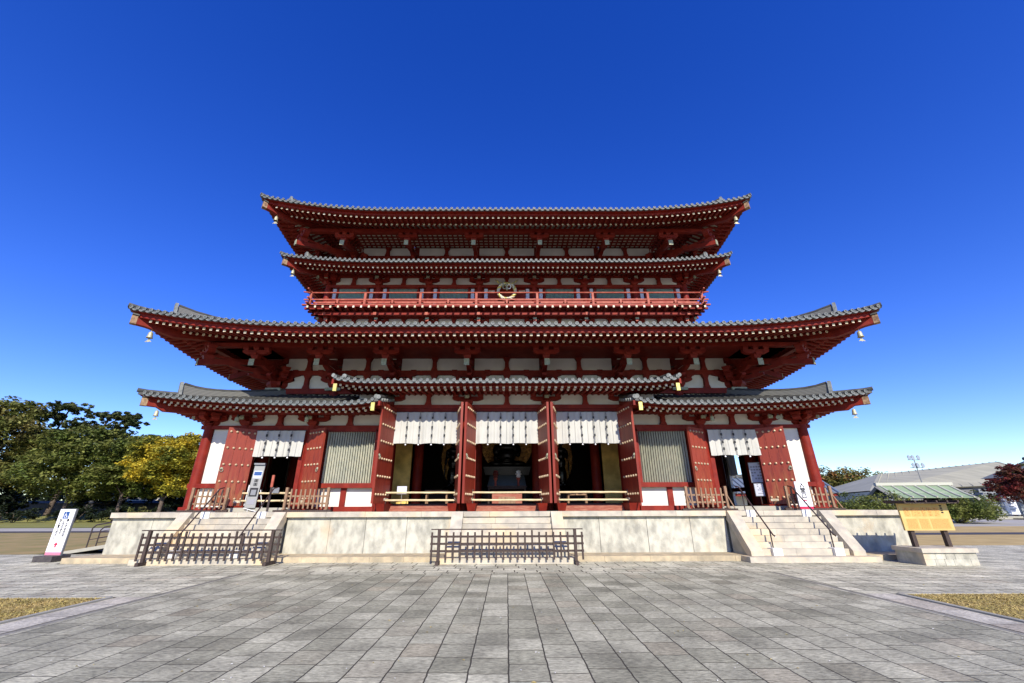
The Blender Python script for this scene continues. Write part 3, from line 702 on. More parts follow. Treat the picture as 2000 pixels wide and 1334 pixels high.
# door leaves with rows of gilt studs
STUDS=[0,MB()]
def leaf(w, z0, z1, ncol, rows, name='door_leaf', m='door', flip=1, split=1, rz=0, loc=(0,0,0), label=None, sag=0):
    """hinge at x = 0, leaf runs to x = w*flip; studs on the y- face"""
    mb=MB(); f=flip; n=split; bw=w/n
    for i in range(n):
        lo,hi=sorted((f*(i*bw+.004),f*((i+1)*bw-.004))); mb.box(lo,hi,-.045+(.004 if i%2 else 0),.045,z0,z1,m)
    lo,hi=sorted((0.02*f,(w-.02)*f)); 
    d=hb(mb,name,label); d.location=loc; d.rotation_euler=(0,0,rz)
    sm=MB(); mw=Matrix.Translation(loc)@Matrix.Rotation(rz,4,'Z')
    for r in range(rows):
        z=z0+ (z1-z0)*(.085+ .86*r/(rows-1))
        for c in range(ncol):
            x=f*w*(.10+.80*c/(ncol-1))
            vs=[];N=8; one=MB()
            for rr,yy in ((.045,-.045),(.048,-.062),(.036,-.085),(.012,-.098)):
                vs+=[(x+rr*math.cos(2*math.pi*i/N),yy,z+rr*math.sin(2*math.pi*i/N)) for i in range(N)]
            one.add(vs,[(j*N+i,(j+1)*N+i,(j+1)*N+(i+1)%N,j*N+(i+1)%N) for j in range(3) for i in range(N)]+[tuple(range(3*N,4*N))],'stud')
            if STUDS[0]<100: STUDS[0]+=1; hb(one,'stud',None,d)
            else: STUDS[1].add([tuple(mw@Vector(v)) for v in vs],one.f,'stud')
    sm.box(*sorted((f*w*.06,f*w*.32)),-.06,-.046,z0+.11,z0+.20,'cap')
    hb(sm,'metal_label_plate',None,d)
    rg=MB(); x=f*w*.93; zz=z0+(z1-z0)*.46; rg.lathe([(.0,0),(.05,0),(.05,.02),(.02,.04)],(0,0,0),'verd',10,tf=lambda a,b,c:(x+a,-.046-c,zz+b))
    pts=[(x+.055*math.cos(t*math.pi/5),-.085,zz-.06+.055*math.sin(t*math.pi/5)) for t in range(11)]; rg.tube(pts,.012,'verd',6); hb(rg,'ring_handle',None,d)
    return d
# middle doorways: hinges at the jambs, leaves swung just past square
a12=R(12)
for s in (0,-1,1):
    lo,hi=(s*3.42-1.35,s*3.42+1.35)
    ang = {(-1,0):R(99),(-1,1):R(102),(0,0):R(102),(0,1):R(102),(1,0):R(102),(1,1):R(99)}
    # left leaf: closed it runs to +x; the visible face looks towards the opening (y- face turned)
    leaf(1.35,1.86,5.66,6,6,flip=-1,rz=R(180)-ang[(s,0)],loc=(lo,17.72,0),label='studded red door leaf, left leaf of the '+['left','middle','right'][s+1]+' main doorway')
    leaf(1.35,1.86,5.66,6,6,flip=1,rz=-R(180)+ang[(s,1)],loc=(hi,17.72,0),label='studded red door leaf, right leaf of the '+['left','middle','right'][s+1]+' main doorway')
for s in (-1,1):
    nm='left' if s<0 else 'right'
    # outer leaf and inner leaf of each side doorway, folded back towards the wall
    leaf(1.06,1.80,4.78,5,5,m='doorw',flip=s,split=3,rz=-s*R(40),loc=(s*10.5,17.72,0),label='red plank door leaf with worn brown lower boards on the outer side of the '+nm+' doorway')
    leaf(1.02,1.80,4.78,5,5,m='doorw',flip=-s,split=4,rz=s*R(33),loc=(s*8.28,17.72,0),label='red plank door leaf on the inner side of the '+nm+' doorway')
    for x in (s*10.5,s*8.28):
        mb=MB(); mb.taper(x,17.62,PT,1.80,.34,.5,'red'); hb(mb,'pivot_block')
for x in (-4.77,-2.07,-1.35,1.35,2.07,4.77):
    mb=MB(); mb.taper(x,17.3,PT,1.86,.26,.36,'red',d0=.9,d1=1.2); hb(mb,'pivot_block')

hb(STUDS[1],'stud','gilt domed studs on the outer door leaves',kind='stuff')
# lower main wall ring (above the aisle roof) with three-step brackets
MX,MY=11.2,YC-19.65
MC=[-11.2,-8.35,-5.4,-1.77,1.77,5.4,8.35,11.2]; MCY=[-MY,-3.0,0,3.0,MY]
br=proto(big_bracket(8.44-7.08,1.5,2.15))
ring(MX,MY,MC,MCY,PT,7.08,8.66,.26,br,nuki=[(6.82,7.08,.12),(7.78,8.0,.09),(6.3,6.55,.1)],strut=False,zb=6.5)
drop(br)
for k in (0,1,3):
    T=side_tf(k,MX,MY); cols=MC if k==0 else MCY
    for i in range(len(cols)-1):
        a=(cols[i]+cols[i+1])/2
        for z0,z1 in ((7.08,7.78),(8.0,8.66)):
            sm=MB(); h=z1-z0; sm.prism([(-.16,0),(.16,0),(.10,h*.25),(.09,h*.7),(.19,h),(-.19,h),(-.09,h*.7),(-.10,h*.25)],-.12,.08,'red')
            o=sm.build('strut',HALL); o.matrix_parent_inverse=HINV; o.location=T(a,.02,z0); o.rotation_euler=(0,0,SIDE_ROT[k])
    H=MX if k==0 else MY
    # eave purlin, ceiling boards between it and the wall
    mb=MB(); mb.box(-H-2.35,H+2.35,2.02,2.28,8.44,8.62,'red',T); hb(mb,'eave_purlin')
    mb=MB(); mb.box(-H-2.0,H+2.0,-.1,2.02,8.66,8.70,'red',T); hb(mb,'eave_ceiling')
    mb=MB(); mb.box(-H-.25,H+.25,.10,.17,6.86,7.04,'verd',T) if False else None
for s in (-1,1):
    for a in ((11.2,8.35)):
        mb=MB(); mb.box(s*a-.36,s*a+.36,19.30,19.42,6.93,7.06,'verd'); hb(mb,'patinated_plate')

# space under the balcony
KX,KY=9.75,YC-20.8
BX=[-9.75,-7.05,-4.3,-1.52,1.52,4.3,7.05,9.75]; BY=[-KY,-2.5,0,2.5,KY]
br=proto(simple_bracket(.42,1.1))
ring(KX,KY,BX,BY,9.6,10.95,11.38,.16,br,nuki=[(10.72,10.93,.08),(11.38,11.5,.1)],zb=10.4)
drop(br)
BAL=19.72  # front edge line of the balcony
bx_,by_=10.0+ .60,YC-19.72
for k in (0,1,2,3):
    T=side_tf(k,bx_,by_); H=bx_ if k%2==0 else by_
    mb=MB(); mb.box(-H,H,-1.5,.0,11.62,11.70,'red',T); mb.box(-H-.02,H+.02,-.05,-.001,11.605,11.695,'red',T); hb(mb,'balcony_floor')
    mb=MB(); mb.box(-H+.3,H-.3,-.52,-.34,11.28,11.44,'red',T); hb(mb,'balcony_beam')
    if k==2: continue
    n=int(2*H/.40)
    for i in range(n+1):
        a=-H+.12+(2*H-.24)*i/n
        mb=MB(); mb.hexa([T(a-.05,.12,11.48),T(a+.05,.12,11.48),T(a+.05,-1.2,11.48),T(a-.05,-1.2,11.48),T(a-.05,.12,11.60),T(a+.05,.12,11.60),T(a+.05,-1.2,11.60),T(a-.05,-1.2,11.60)],'red',None,'cap')
        hb(mb,'balcony_joist')
    cols=BX if k==0 else BY
    for a in cols:
        mb=MB(); mb.hexa([T(a-.08,-.30,11.26),T(a+.08,-.30,11.26),T(a+.08,-1.2,11.26),T(a-.08,-1.2,11.26),T(a-.08,-.30,11.42),T(a+.08,-.30,11.42),T(a+.08,-1.2,11.42),T(a-.08,-1.2,11.42)],'red',None,'redend')
        mb.hexa([T(a-.08,-.60,11.02),T(a+.08,-.60,11.02),T(a+.08,-1.2,11.02),T(a-.08,-1.2,11.02),T(a-.08,-.60,11.2),T(a+.08,-.60,11.2),T(a+.08,-1.2,11.2),T(a-.08,-1.2,11.2)],'red',None,'redend')
        hb(mb,'balcony_bracket')
    # railing
    T=side_tf(k,bx_-.10,by_-.10); H-=.10
    rl=MB(); ext=.42
    rl.tube([T(-H-ext,0,12.53),T(-H-ext*.4,0,12.49),T(-H,0,12.47),T(H,0,12.47),T(H+ext*.4,0,12.49),T(H+ext,0,12.53)],.042,'redend',8)
    rl.box(-H-ext*.8,H+ext*.8,-.035,.035,12.02,12.09,'redend',T); rl.box(-H-ext*.9,H+ext*.9,-.06,.06,11.705,11.775,'redend',T)
    ro=hb(rl,'balcony_railing')
    pc=[x*1.075 for x in (BX if k==0 else BY)]
    for i,a in enumerate(pc[1:-1]+[-H,H]):
        mb=MB(); mb.box(a-.06,a+.06,-.07,.07,11.70,12.42,'redend',T); mb.lathe([(.07,0),(.08,.03),(.045,.05),(.06,.10),(.0,.17)],(0,0,0),'redend',8,tf=lambda x,y,z,a=a:T(a+x,y,12.42+z)) if abs(abs(a)-H)<.01 else None
        hb(mb,'railing_post',None,ro)
    for i in range(len(pc)-1):
        a=(pc[i]+pc[i+1])/2; mb=MB(); mb.box(a-.05,a+.05,-.05,.05,11.83,12.02,'redend',T); hb(mb,'railing_post',None,ro)
        mb=MB(); b0,b1=pc[i]+.18,pc[i+1]-.18
        mb.box(b0,a-.12,-.02,.02,11.83,11.93,'redend',T); mb.box(a+.12,b1,-.02,.02,11.83,11.93,'redend',T); hb(mb,'railing_panel',None,ro)

# upper aisle wall, behind the balcony
UX,UY=10.0,YC-20.55
UC=[-10.0,-7.2,-4.38,-1.54,1.54,4.38,7.2,10.0]; UCY=[-UY,-2.6,0,2.6,UY]
br=proto(simple_bracket(.50,1.15))
ring(UX,UY,UC,UCY,11.66,13.33,13.84,.17,br,nuki=[(13.16,13.33,.08),(13.83,13.98,.1),(12.22,12.36,.09)],zb=13.33)
drop(br)
for k in (0,1,3):
    T=side_tf(k,UX,UY); cols=UC if k==0 else UCY
    for i in range(len(cols)-1):
        c=(cols[i]+cols[i+1])/2; w=cols[i+1]-cols[i]
        mid = (k==0 and i==3)
        mb=MB(); mb.box(cols[i]+.12,cols[i+1]-.12,-.16,-.10,11.66,13.2,'red',T); hb(mb,'wall_board')
        if not mid:
            fr=MB(); g=w/2-.62; fr.box(c-g-.10,c-g,-.1,.05,12.36,13.16,'red',T); fr.box(c+g,c+g+.10,-.1,.05,12.36,13.16,'red',T); fr.box(c-g-.1,c+g+.1,-.1,.05,13.10,13.157,'red',T)
            f=hb(fr,'window_frame')
            fr=MB(); n=22; pw=2*g/n
            for q in range(n):
                a=c-g+pw*(q+.5); r=pw*.38
                fr.hexa([T(a-r,-.06,12.36),T(a,.03,12.36),T(a+r,-.06,12.36),T(a,-.09,12.36),T(a-r,-.06,13.10),T(a,.03,13.10),T(a+r,-.06,13.10),T(a,-.09,13.10)],'teal')
            hb(fr,'window_bars',None,f)
        g=w/2-.30
        for sg in (-1,1):
            mb=MB(); lo,hi=sorted((c+sg*(g-.17),c+sg*(g+.02))); mb.box(lo,hi,-.1,-.02,12.37,13.12,'lilac',T); mb.box(lo,hi,-.1,-.02,11.8,12.21,'lilac',T); hb(mb,'plaster_panel','narrow pale grey plaster strip beside the balcony window')
        if mid:
            for sg in (-1,1):
                mb=MB(); mb.box(c+sg*.85-.18,c+sg*.85+.18,-.02,.0,12.93,13.0,'cap',T); hb(mb,'gilt_plate')
        mb=MB(); mb.box(cols[i]-.03,cols[i]+.03,.10,.14,13.22,13.28,'cap',T); hb(mb,'nail_cover')

# top storey wall
TX,TY=9.0,YC-21.6
TC=[-9.0,-5.5,-1.82,1.82,5.5,9.0]; TCY=[-TY,-1.4,1.4,TY]
br=proto(big_bracket(15.95-14.95,1.35,2.30))
ring(TX,TY,TC,TCY,13.6,14.95,16.55,.24,br,nuki=[(14.7,14.95,.10),(15.72,15.92,.09)],strut=False,zb=14.9)
drop(br)
for k in (0,1,3):
    T=side_tf(k,TX,TY); H=TX if k==0 else TY; cols=TC if k==0 else TCY
    for i in range(len(cols)-1):
        a=(cols[i]+cols[i+1])/2; z0,z1=15.92,16.5
        sm=MB(); h=z1-z0; sm.prism([(-.16,0),(.16,0),(.10,h*.25),(.09,h*.7),(.19,h),(-.19,h),(-.09,h*.7),(-.10,h*.25)],-.12,.08,'red')
        o=sm.build('strut',HALL); o.matrix_parent_inverse=HINV; o.location=T(a,.02,z0); o.rotation_euler=(0,0,SIDE_ROT[k])
    mb=MB(); mb.box(-H-2.5,H+2.5,2.20,2.44,15.95,16.15,'red',T); hb(mb,'eave_purlin')
    # white ceiling behind a red grid
    mb=MB(); mb.box(-H-2.1,H+2.1,-.1,2.3,16.66,16.70,'cream',T)
    hb(mb,'eave_ceiling','white ceiling behind a red grid under the uppermost roof')
    mb=MB()
    for q in range(8): mb.box(-H-2.0,H+2.0,.08+q*.28,.20+q*.28,16.62,16.655,'red',T)
    n=int((2*H+4)/.30)
    for q in range(n+1): a=-H-2+.30*q; mb.box(a-.05,a+.05,-.1,2.3,16.625,16.65,'red',T)
    hb(mb,'ceiling_grid')

# rafters: the hundred of each kind that show largest are single parts, the rest one part per kind
RAFT.sort(key=lambda t:t[0])
for kind in ('flying_rafter','base_rafter'):
    rest=MB(); n=0
    for p,mb,kd,ro in RAFT:
        if kd!=kind: continue
        n+=1
        if n<=100: mb.build(kind,ro)
        else:
            for m in mb.mats:
                if m not in rest.mats: rest.mats.append(m)
            o=len(rest.v); rest.v+=mb.v; rest.f+=[tuple(i+o for i in f) for f in mb.f]; rest.m+=[rest.mats.index(mb.mats[i]) for i in mb.m]
    hb(rest,kind,'red rafters with pale gilt ends under the other eaves',kind='stuff')

# interior: floor, inner columns, painted side walls
mb=MB(); mb.box(-12.5,12.5,18.2,33.5,PT+.002,1.62,'darkfloor'); hb(mb,'floor')
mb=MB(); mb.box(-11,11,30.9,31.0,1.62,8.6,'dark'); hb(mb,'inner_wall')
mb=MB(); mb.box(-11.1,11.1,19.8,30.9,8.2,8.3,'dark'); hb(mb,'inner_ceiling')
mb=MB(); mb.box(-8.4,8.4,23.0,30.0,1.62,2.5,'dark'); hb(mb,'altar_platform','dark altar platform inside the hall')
for s in (-1,1):
    for x,y,r in ((4.45,21.6,.24),(1.52,22.6,.22),(8.2,22.6,.24)):
        mb=MB(); mb.lathe([(r,1.62),(r,8.2)],(s*x,y,0),'red',16); hb(mb,'inner_column','red column standing inside the hall',smooth=True)
    mb=MB(); lo,hi=sorted((s*4.7,s*7.9)); mb.box(lo,hi,21.1,21.2,1.62,8.2,'goldwall'); hb(mb,'painted_wall','gold painted wall panel seen through the side main doorway')
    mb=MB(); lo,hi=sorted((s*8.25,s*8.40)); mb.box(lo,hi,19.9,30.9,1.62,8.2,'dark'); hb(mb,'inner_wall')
# side and back walls of the aisle at ground level
for s in (-1,1):
    doors=(22.9,24.5)
    for y0,y1 in ((18.1,doors[0]),(doors[1],33.5)):
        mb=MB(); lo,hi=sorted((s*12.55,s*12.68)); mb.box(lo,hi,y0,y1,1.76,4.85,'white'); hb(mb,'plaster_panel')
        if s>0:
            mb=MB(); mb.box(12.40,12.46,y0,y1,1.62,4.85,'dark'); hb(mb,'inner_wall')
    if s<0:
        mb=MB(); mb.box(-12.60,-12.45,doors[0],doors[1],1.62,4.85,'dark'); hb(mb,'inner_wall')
mb=MB(); mb.box(-12.7,12.7,33.55,33.7,PT,5.4,'white'); hb(mb,'rear_wall')
mb=MB(); mb.box(-12.6,12.6,YC+MY-.1,YC+MY+.1,5.4,8.6,'white'); hb(mb,'rear_wall')
mb=MB(); mb.box(-11.2,11.2,YC+4.2,YC+4.4,8.6,17.6,'white'); hb(mb,'rear_wall')
# ------------------------------------------------------------------ ground and paving
def sheet(name, x0,x1,y0,y1,z,m,kind='structure'):
    mb=MB(); mb.add([(x0,y0,z),(x1,y0,z),(x1,y1,z),(x0,y1,z)],[(0,1,2,3)],m); return tag(mb.build(name),kind=kind)
sheet('ground',-900,900,-300,1500,G-.03,'ground')
sheet('pavement',-7.06,7.06,-12,12.6,G,'pave')
sheet('pavement',-30,30,12.604,15.05,G,'pavex')
for s in (-1,1):
    lo,hi=sorted((s*7.19,s*30)); sheet('pavement',lo,hi,9.62,12.60,G,'pavex')
    lo,hi=sorted((s*7.06,s*7.19)); sheet('gutter_or_shade_band',lo,hi,-12,12.6,G-.006,'banddark')
    lo,hi=sorted((s*7.19,s*7.78)); sheet('path',lo,hi,-12,9.62,G,'kerbpale')
    lo,hi=sorted((s*7.78,s*7.88)); 
    mb=MB(); mb.box(lo,hi,-12,9.52,G-.1,G+.025,'concrete'); mb.box(*sorted((s*7.88,s*26)),9.52,9.62,G-.1,G+.02,'concrete'); tag(mb.build('lawn_edging'),kind='structure')
    lo,hi=sorted((s*7.88,s*26)); sheet('lawn',lo,hi,-12,9.52,G+.004,'drygrass')
sheet('pavement',14.9,60,15.054,20.3,G,'pavex'); sheet('pavement',-60,-14.5,15.054,17.99,G,'pavex')
# far lawns and paths
sheet('lawn',-140,-18.2,18.0,33.5,G+.002,'soil'); sheet('lawn',-18.19,-14.6,20.1,33.5,G+.002,'soil'); sheet('lawn',-120,-13,42,62,G,'grassfar')
sheet('gutter_or_shade_band',-150,-16.5,33.6,35.6,G+.006,'baseblock'); sheet('gutter_or_shade_band',22,150,27.6,29.4,G+.006,'baseblock')  # dark bands on the far lawns: cast shadow painted as strips, no channel
sheet('lawn',17.2,140,20.31,27.5,G,'lawngold'); sheet('lawn',18,140,29.6,38,G,'lawngold')
# a low turf bank under the trees on the left
mb=MB(); vs=[];n=40
for i in range(n+1):
    x=-190+180*i/n
    for y,z in ((60,0),(66,.9+.3*math.sin(i*.9)),(76,1.2+.3*math.sin(i*1.7)),(110,1.4)): vs.append((x,y,G-.02+z))
mb.add(vs,[(i*4+j,i*4+4+j,i*4+5+j,i*4+1+j) for i in range(n) for j in range(3)],'grassfar'); tag(mb.build('embankment'),kind='structure')

# dry grass blades on the two near lawns
def blades(x0,x1,y0,y1,n):
    rr=random.Random(3); mb=MB(); vs=[];fs=[]
    for i in range(n):
        x=rr.uniform(x0,x1); y=y0+(y1-y0)*rr.random()**.8; a=rr.uniform(0,6.28); h=rr.uniform(.006,.03); w=.010; l=rr.uniform(.03,.09)
        dx,dy=math.cos(a),math.sin(a); o=len(vs)
        vs+=[(x-dy*w,y+dx*w,G+.003),(x+dy*w,y-dx*w,G+.003),(x+dx*l,y+dy*l,G+.003+h)]; fs.append((o,o+1,o+2))
    mb.add(vs,fs,'drygrass_blade'); return mb
for s in (-1,1):
    lo,hi=sorted((s*7.9,s*13.5)); tag(blades(lo,hi,6.0,9.5,20000).build('grass'),kind='stuff',label='short dry yellow grass on the '+('left' if s<0 else 'right')+' near lawn',cat='grass')

# small litter on the paving: pale chips and a few fallen leaves
q=random.Random(44); vs=[]; f1=[]; mb=MB(); m2=MB()
for i in range(420):
    y=3.0+12*q.random()**1.2; x=q.uniform(-1,1)*(y*1.2); a=q.uniform(0,6.28); l=q.uniform(.008,.022)*(1.6 if i%9==0 else 1); w=l*q.uniform(.3,.8)
    if abs(x)>7.0 and y<9.6: continue
    P=[(x+l*math.cos(a)*A-w*math.sin(a)*B, y+l*math.sin(a)*A+w*math.cos(a)*B, G+.004+.006*((k%2))) for k,(A,B) in enumerate(((-1,0),(0,-1),(1,0),(0,1)))]
    (mb if i%3 else m2).add(P,[(0,1,2,3)],'block' if i%3 else 'drygrass_blade')
tag(mb.build('grit'),kind='stuff',label='pale chips and grit scattered over the paving',cat='grit'); tag(m2.build('fallen_leaves'),kind='stuff',label='tiny dry fallen leaves scattered over the paving',cat='leaves')
# ------------------------------------------------------------------ stone platform with its stairs
PL=empty('stone_platform',(0,YC,G)); tag(PL,'long pale granite platform with coping stones and three flights of stairs, carrying the temple hall','platform')
PINV=Matrix.Translation((0,-YC,-G))
def pb(mb,name,label=None,parent=None):
    o=mb.build(name,parent or PL,label)
    if not parent: o.matrix_parent_inverse=PINV
    return o
PX=14.25; PL_=-13.87
mb=MB(); mb.box(PL_,PX,16.35,35.4,G-.05,PT-.17,'stonewall'); pb(mb,'platform_body')
mb=MB(); mb.box(PL_-.1,PX+.1,16.3,35.5,PT-.17,PT-.002,'stone'); pb(mb,'platform_top')
rr=random.Random(11)
STAIRS=[(-9.68,1.85),(0,1.95),(9.68,1.85)]   # centre x, outer half width
def gaps(x): return any(abs(x-c)<w-.05 for c,w in STAIRS)
# coping stones
x=PL_-.18; ends=sorted([PL_-.18,PX+.18]+[c+s*w for c,w in STAIRS for s in (-1,1)])
for i in range(0,len(ends)-1):
    a,b=ends[i],ends[i+1]
    instair=any(abs((a+b)/2-c)<w for c,w in STAIRS)
    x=a; cm=MB(); wm=MB(); fm=MB()
    while x<b-.05:
        w=rr.uniform(1.3,2.3); e=min(b,x+w)
        if b-e<.5: e=b
        if not instair: cm.box(x+.004,e-.004,16.0,16.34,PT-.17,PT+rr.uniform(0,.003),'stone')
        else: cm.box(x+.004,e-.004,16.05,16.34,PT-.17,PT,'stone')
        x=e
    pb(cm,'coping')
    if not instair:
        x=a
        while x<b-.05:
            w=rr.uniform(1.2,1.7); e=min(b,x+w); e=b if b-e<.6 else e
            wm.box(x+.007,e-.007,16.14+rr.uniform(0,.02),16.34,G+.16,PT-.172,'stonewall'); x=e
        for q in (a,b):
            if abs(q)<PX: 
                lo,hi=(q,q+.16) if q==a else (q-.16,q); 
        pb(wm,'wall_slabs')
# base step
mb=MB(); x=PL_-.48
while x<PX+.48:
    e=min(PX+.48,x+rr.uniform(1.0,1.6)); mb.box(x+.003,e-.003,15.06+rr.uniform(0,.008),16.3,G-.05,G+.16,'stonetan'); x=e
pb(mb,'base_step')
mb=MB(); mb.box(PL_-.48,PL_+.02,16.3,35,G-.05,G+.155,'stone'); mb.box(PX-.02,PX+.48,16.3,35,G-.05,G+.155,'stone'); pb(mb,'base_step')
for c,w in STAIRS:
    side=['left','middle','right'][STAIRS.index((c,w))]
    mb=MB(); cw=.40; iw=w-cw; y0=14.86; n=6; run=(16.06-y0-.12)/n; rise=(PT-G-.16)/7
    for i in range(n):
        z=G+.16+rise*(i+1)
        q=c-iw; 
        while q<c+iw-.01:
            e=min(c+iw,q+rr.uniform(.9,1.9)); e=c+iw if c+iw-e<.5 else e
            mb.box(q+.003,e-.003,y0+.12+run*i,16.3,z-rise,z-.002*i,'stone'); q=e
    st=pb(mb,'staircase','pale granite stairs of the '+side+' flight')
    for s in (-1,1):
        lo,hi=sorted((c+s*iw,c+s*w)); mb=MB()
        pr=[(16.06,PT+.004),(15.92,PT+.004),(y0-.03,G+.30),(y0-.03,G+.16),(y0+.25,G+.16),(16.06,PT-.30)]
        mb.prism(pr,lo,hi,'stone',axis='x')
        pr=[(16.08,PT-.28),(y0+.20,G+.18),(y0+.20,G+.16),(16.08,G+.16)]
        mb.prism(pr,lo+.05,hi-.05,'stoneside',axis='x')
        pb(mb,'stair_cheek',None,st)
    mb=MB(); mb.box(c-w-.22,c+w+.22,y0-.32,15.055,G-.05,G+.158,'stone'); pb(mb,'bottom_slab',None,st)

# handrails of the two side flights
def handrail(x, label):
    r=empty('handrail',(x,15.0,G)); tag(r,label,'handrail','brown metal handrails on the side stairs')
    def ab(mb,name): 
        o=mb.build(name,r); o.matrix_parent_inverse=Matrix.Translation((-x,-15.0,-G)); return o
    mb=MB(); mb.tube([(x,14.82,.80),(x,14.95,.86),(x,16.5,2.40),(x,16.72,2.44)],.024,'rail',8,mcap='block'); ab(mb,'rail_bar')
    for y,z0,z1 in ((15.08,G+.30,.97),(16.35,PT,2.24)):
        mb=MB(); mb.tube([(x,y,z0),(x,y,z1)],.02,'rail',8); ab(mb,'rail_post')
    for y,z0,h in ((15.0,G+.16,.22),(16.14,PT-.20,.22)):
        mb=MB(); mb.box(x-.15,x+.15,y-.14,y+.14,z0,z0+h,'block'); ab(mb,'footing_block')
for x,l in ((-10.72,'brown handrail on the outer side of the left stairs'),(-8.72,'brown handrail on the inner side of the left stairs'),(8.72,'brown handrail on the inner side of the right stairs'),(10.72,'brown handrail on the outer side of the right stairs')): handrail(x,l)

# wooden barriers in front of the middle and left stairs
def barrier(x0,x1,y,label,z0=G,h=1.0,m='wood',n=22,foot=.55,top=True,group='dark wooden picket barriers',posts=None,rough=0.0,brace=False):
    r=empty('picket_barrier',((x0+x1)/2,y,z0)); tag(r,label,'barrier',group)
    inv=Matrix.Translation((-(x0+x1)/2,-y,-z0))
    def ab(mb,name): o=mb.build(name,r); o.matrix_parent_inverse=inv; return o
    q=random.Random(int(abs(x0)*100))
    rails=[.80,.59,.38] if h>.9 else [.64,.34]
    for t in rails:
        mb=MB(); mb.box(x0-.05,x1+.05,y+.02,y+.06,z0+t*h-.03,z0+t*h+.03,m); ab(mb,'rail')
    for i in range(n):
        x=x0+(x1-x0)*i/(n-1); dx=q.uniform(-rough,rough); mb=MB(); zt=z0+.93*h+(q.uniform(-rough,rough)*.6)
        if top and i in (n//3,2*n//3): zt=z0+.985*h
        mb.hexa([(x-.028,y-.02,z0+.13*h),(x+.028,y-.02,z0+.13*h),(x+.028,y+.019,z0+.13*h),(x-.028,y+.019,z0+.13*h),(x-.028+dx,y-.02,zt),(x+.028+dx,y-.02,zt),(x+.028+dx,y+.019,zt),(x-.028+dx,y+.019,zt)],m)
        ab(mb,'picket')
    for x in (posts or (x0+.22,x1-.22)):
        mb=MB(); mb.box(x-.045,x+.045,y-.045,y+.045,z0+.10,z0+1.0*h,m); ab(mb,'post')
        mb=MB(); mb.box(x-.05,x+.05,y-foot*.55,y+foot,z0,z0+.10,m); ab(mb,'foot')
        if brace:
            mb=MB(); mb.tube([(x,y+.02,z0+.75*h),(x+.12,y-.25 if brace>0 else y+.3,z0+.08)],.025,m,4); ab(mb,'brace')
    if top:
        mb=MB(); mb.box(x0-.03,x1+.03,y-.05,y+.05,z0+1.0*h,z0+1.03*h,'steel' if False else m); ab(mb,'top_rail')
    return r
barrier(-2.36,2.36,14.42,'dark wooden picket barrier standing in front of the middle stairs',h=.98,foot=.46)
barrier(-11.45,-7.15,14.42,'dark wooden picket barrier standing in front of the left stairs',h=.98,foot=.38,n=20)
# brown fences up on the platform either side of the side doorways
for x0,x1,l,w in ((-11.85,-10.55,'brown picket fence on the platform at the left end, beside the accessible sign',0),(-8.32,-6.75,'brown picket fence on the platform right of the left doorway',0),(6.80,8.30,'brown picket fence on the platform left of the right doorway',0),(10.62,12.30,'brown picket fence on the platform behind the white entrance sign',0)):
    f=barrier(x0,x1,16.72,l,z0=PT,h=.86,m='woodbrown',n=int((x1-x0)/.155),foot=.2,top=False,group='brown picket fences on the platform',rough=.02,brace=-1 if False else 1,posts=(x0,x1))
    mb=MB(); mb.box(x0-.3,x1+.25,16.50,16.60,PT+.002,PT+.07,'wood'); o=mb.build('base_rail',f); o.matrix_parent_inverse=Matrix.Translation((-(x0+x1)/2,-16.72,-PT))

# bamboo poles across the doorways
def bamboo(cx,hw,y,label,hooks=False):
    r=empty('bamboo_barrier',(cx,y,PT)); tag(r,label,'barrier','bamboo poles across the doorways')
    for z in (.68,.40):
        mb=MB(); q=random.Random(int(cx*10)); 
        mb.tube([(-hw+2*hw*i/8,0,z+q.uniform(-.006,.006)) for i in range(9)],[.036+.004*(i%2) for i in range(9)],'bamboo',10); mb.build('pole',r,smooth=True)
    for x in (-hw,hw):
        mb=MB(); mb.box(x-.03,x+.03,.0,.05,.0,.80,'wood'); mb.build('post',r)
for cx,hw,l in ((-3.42,1.36,'yellow bamboo poles across the left main doorway'),(0,1.36,'yellow bamboo poles across the middle main doorway'),(3.42,1.36,'yellow bamboo poles across the right main doorway'),(-9.45,.95,'yellow bamboo poles across the left side doorway')):
    bamboo(cx,hw,17.42,l)

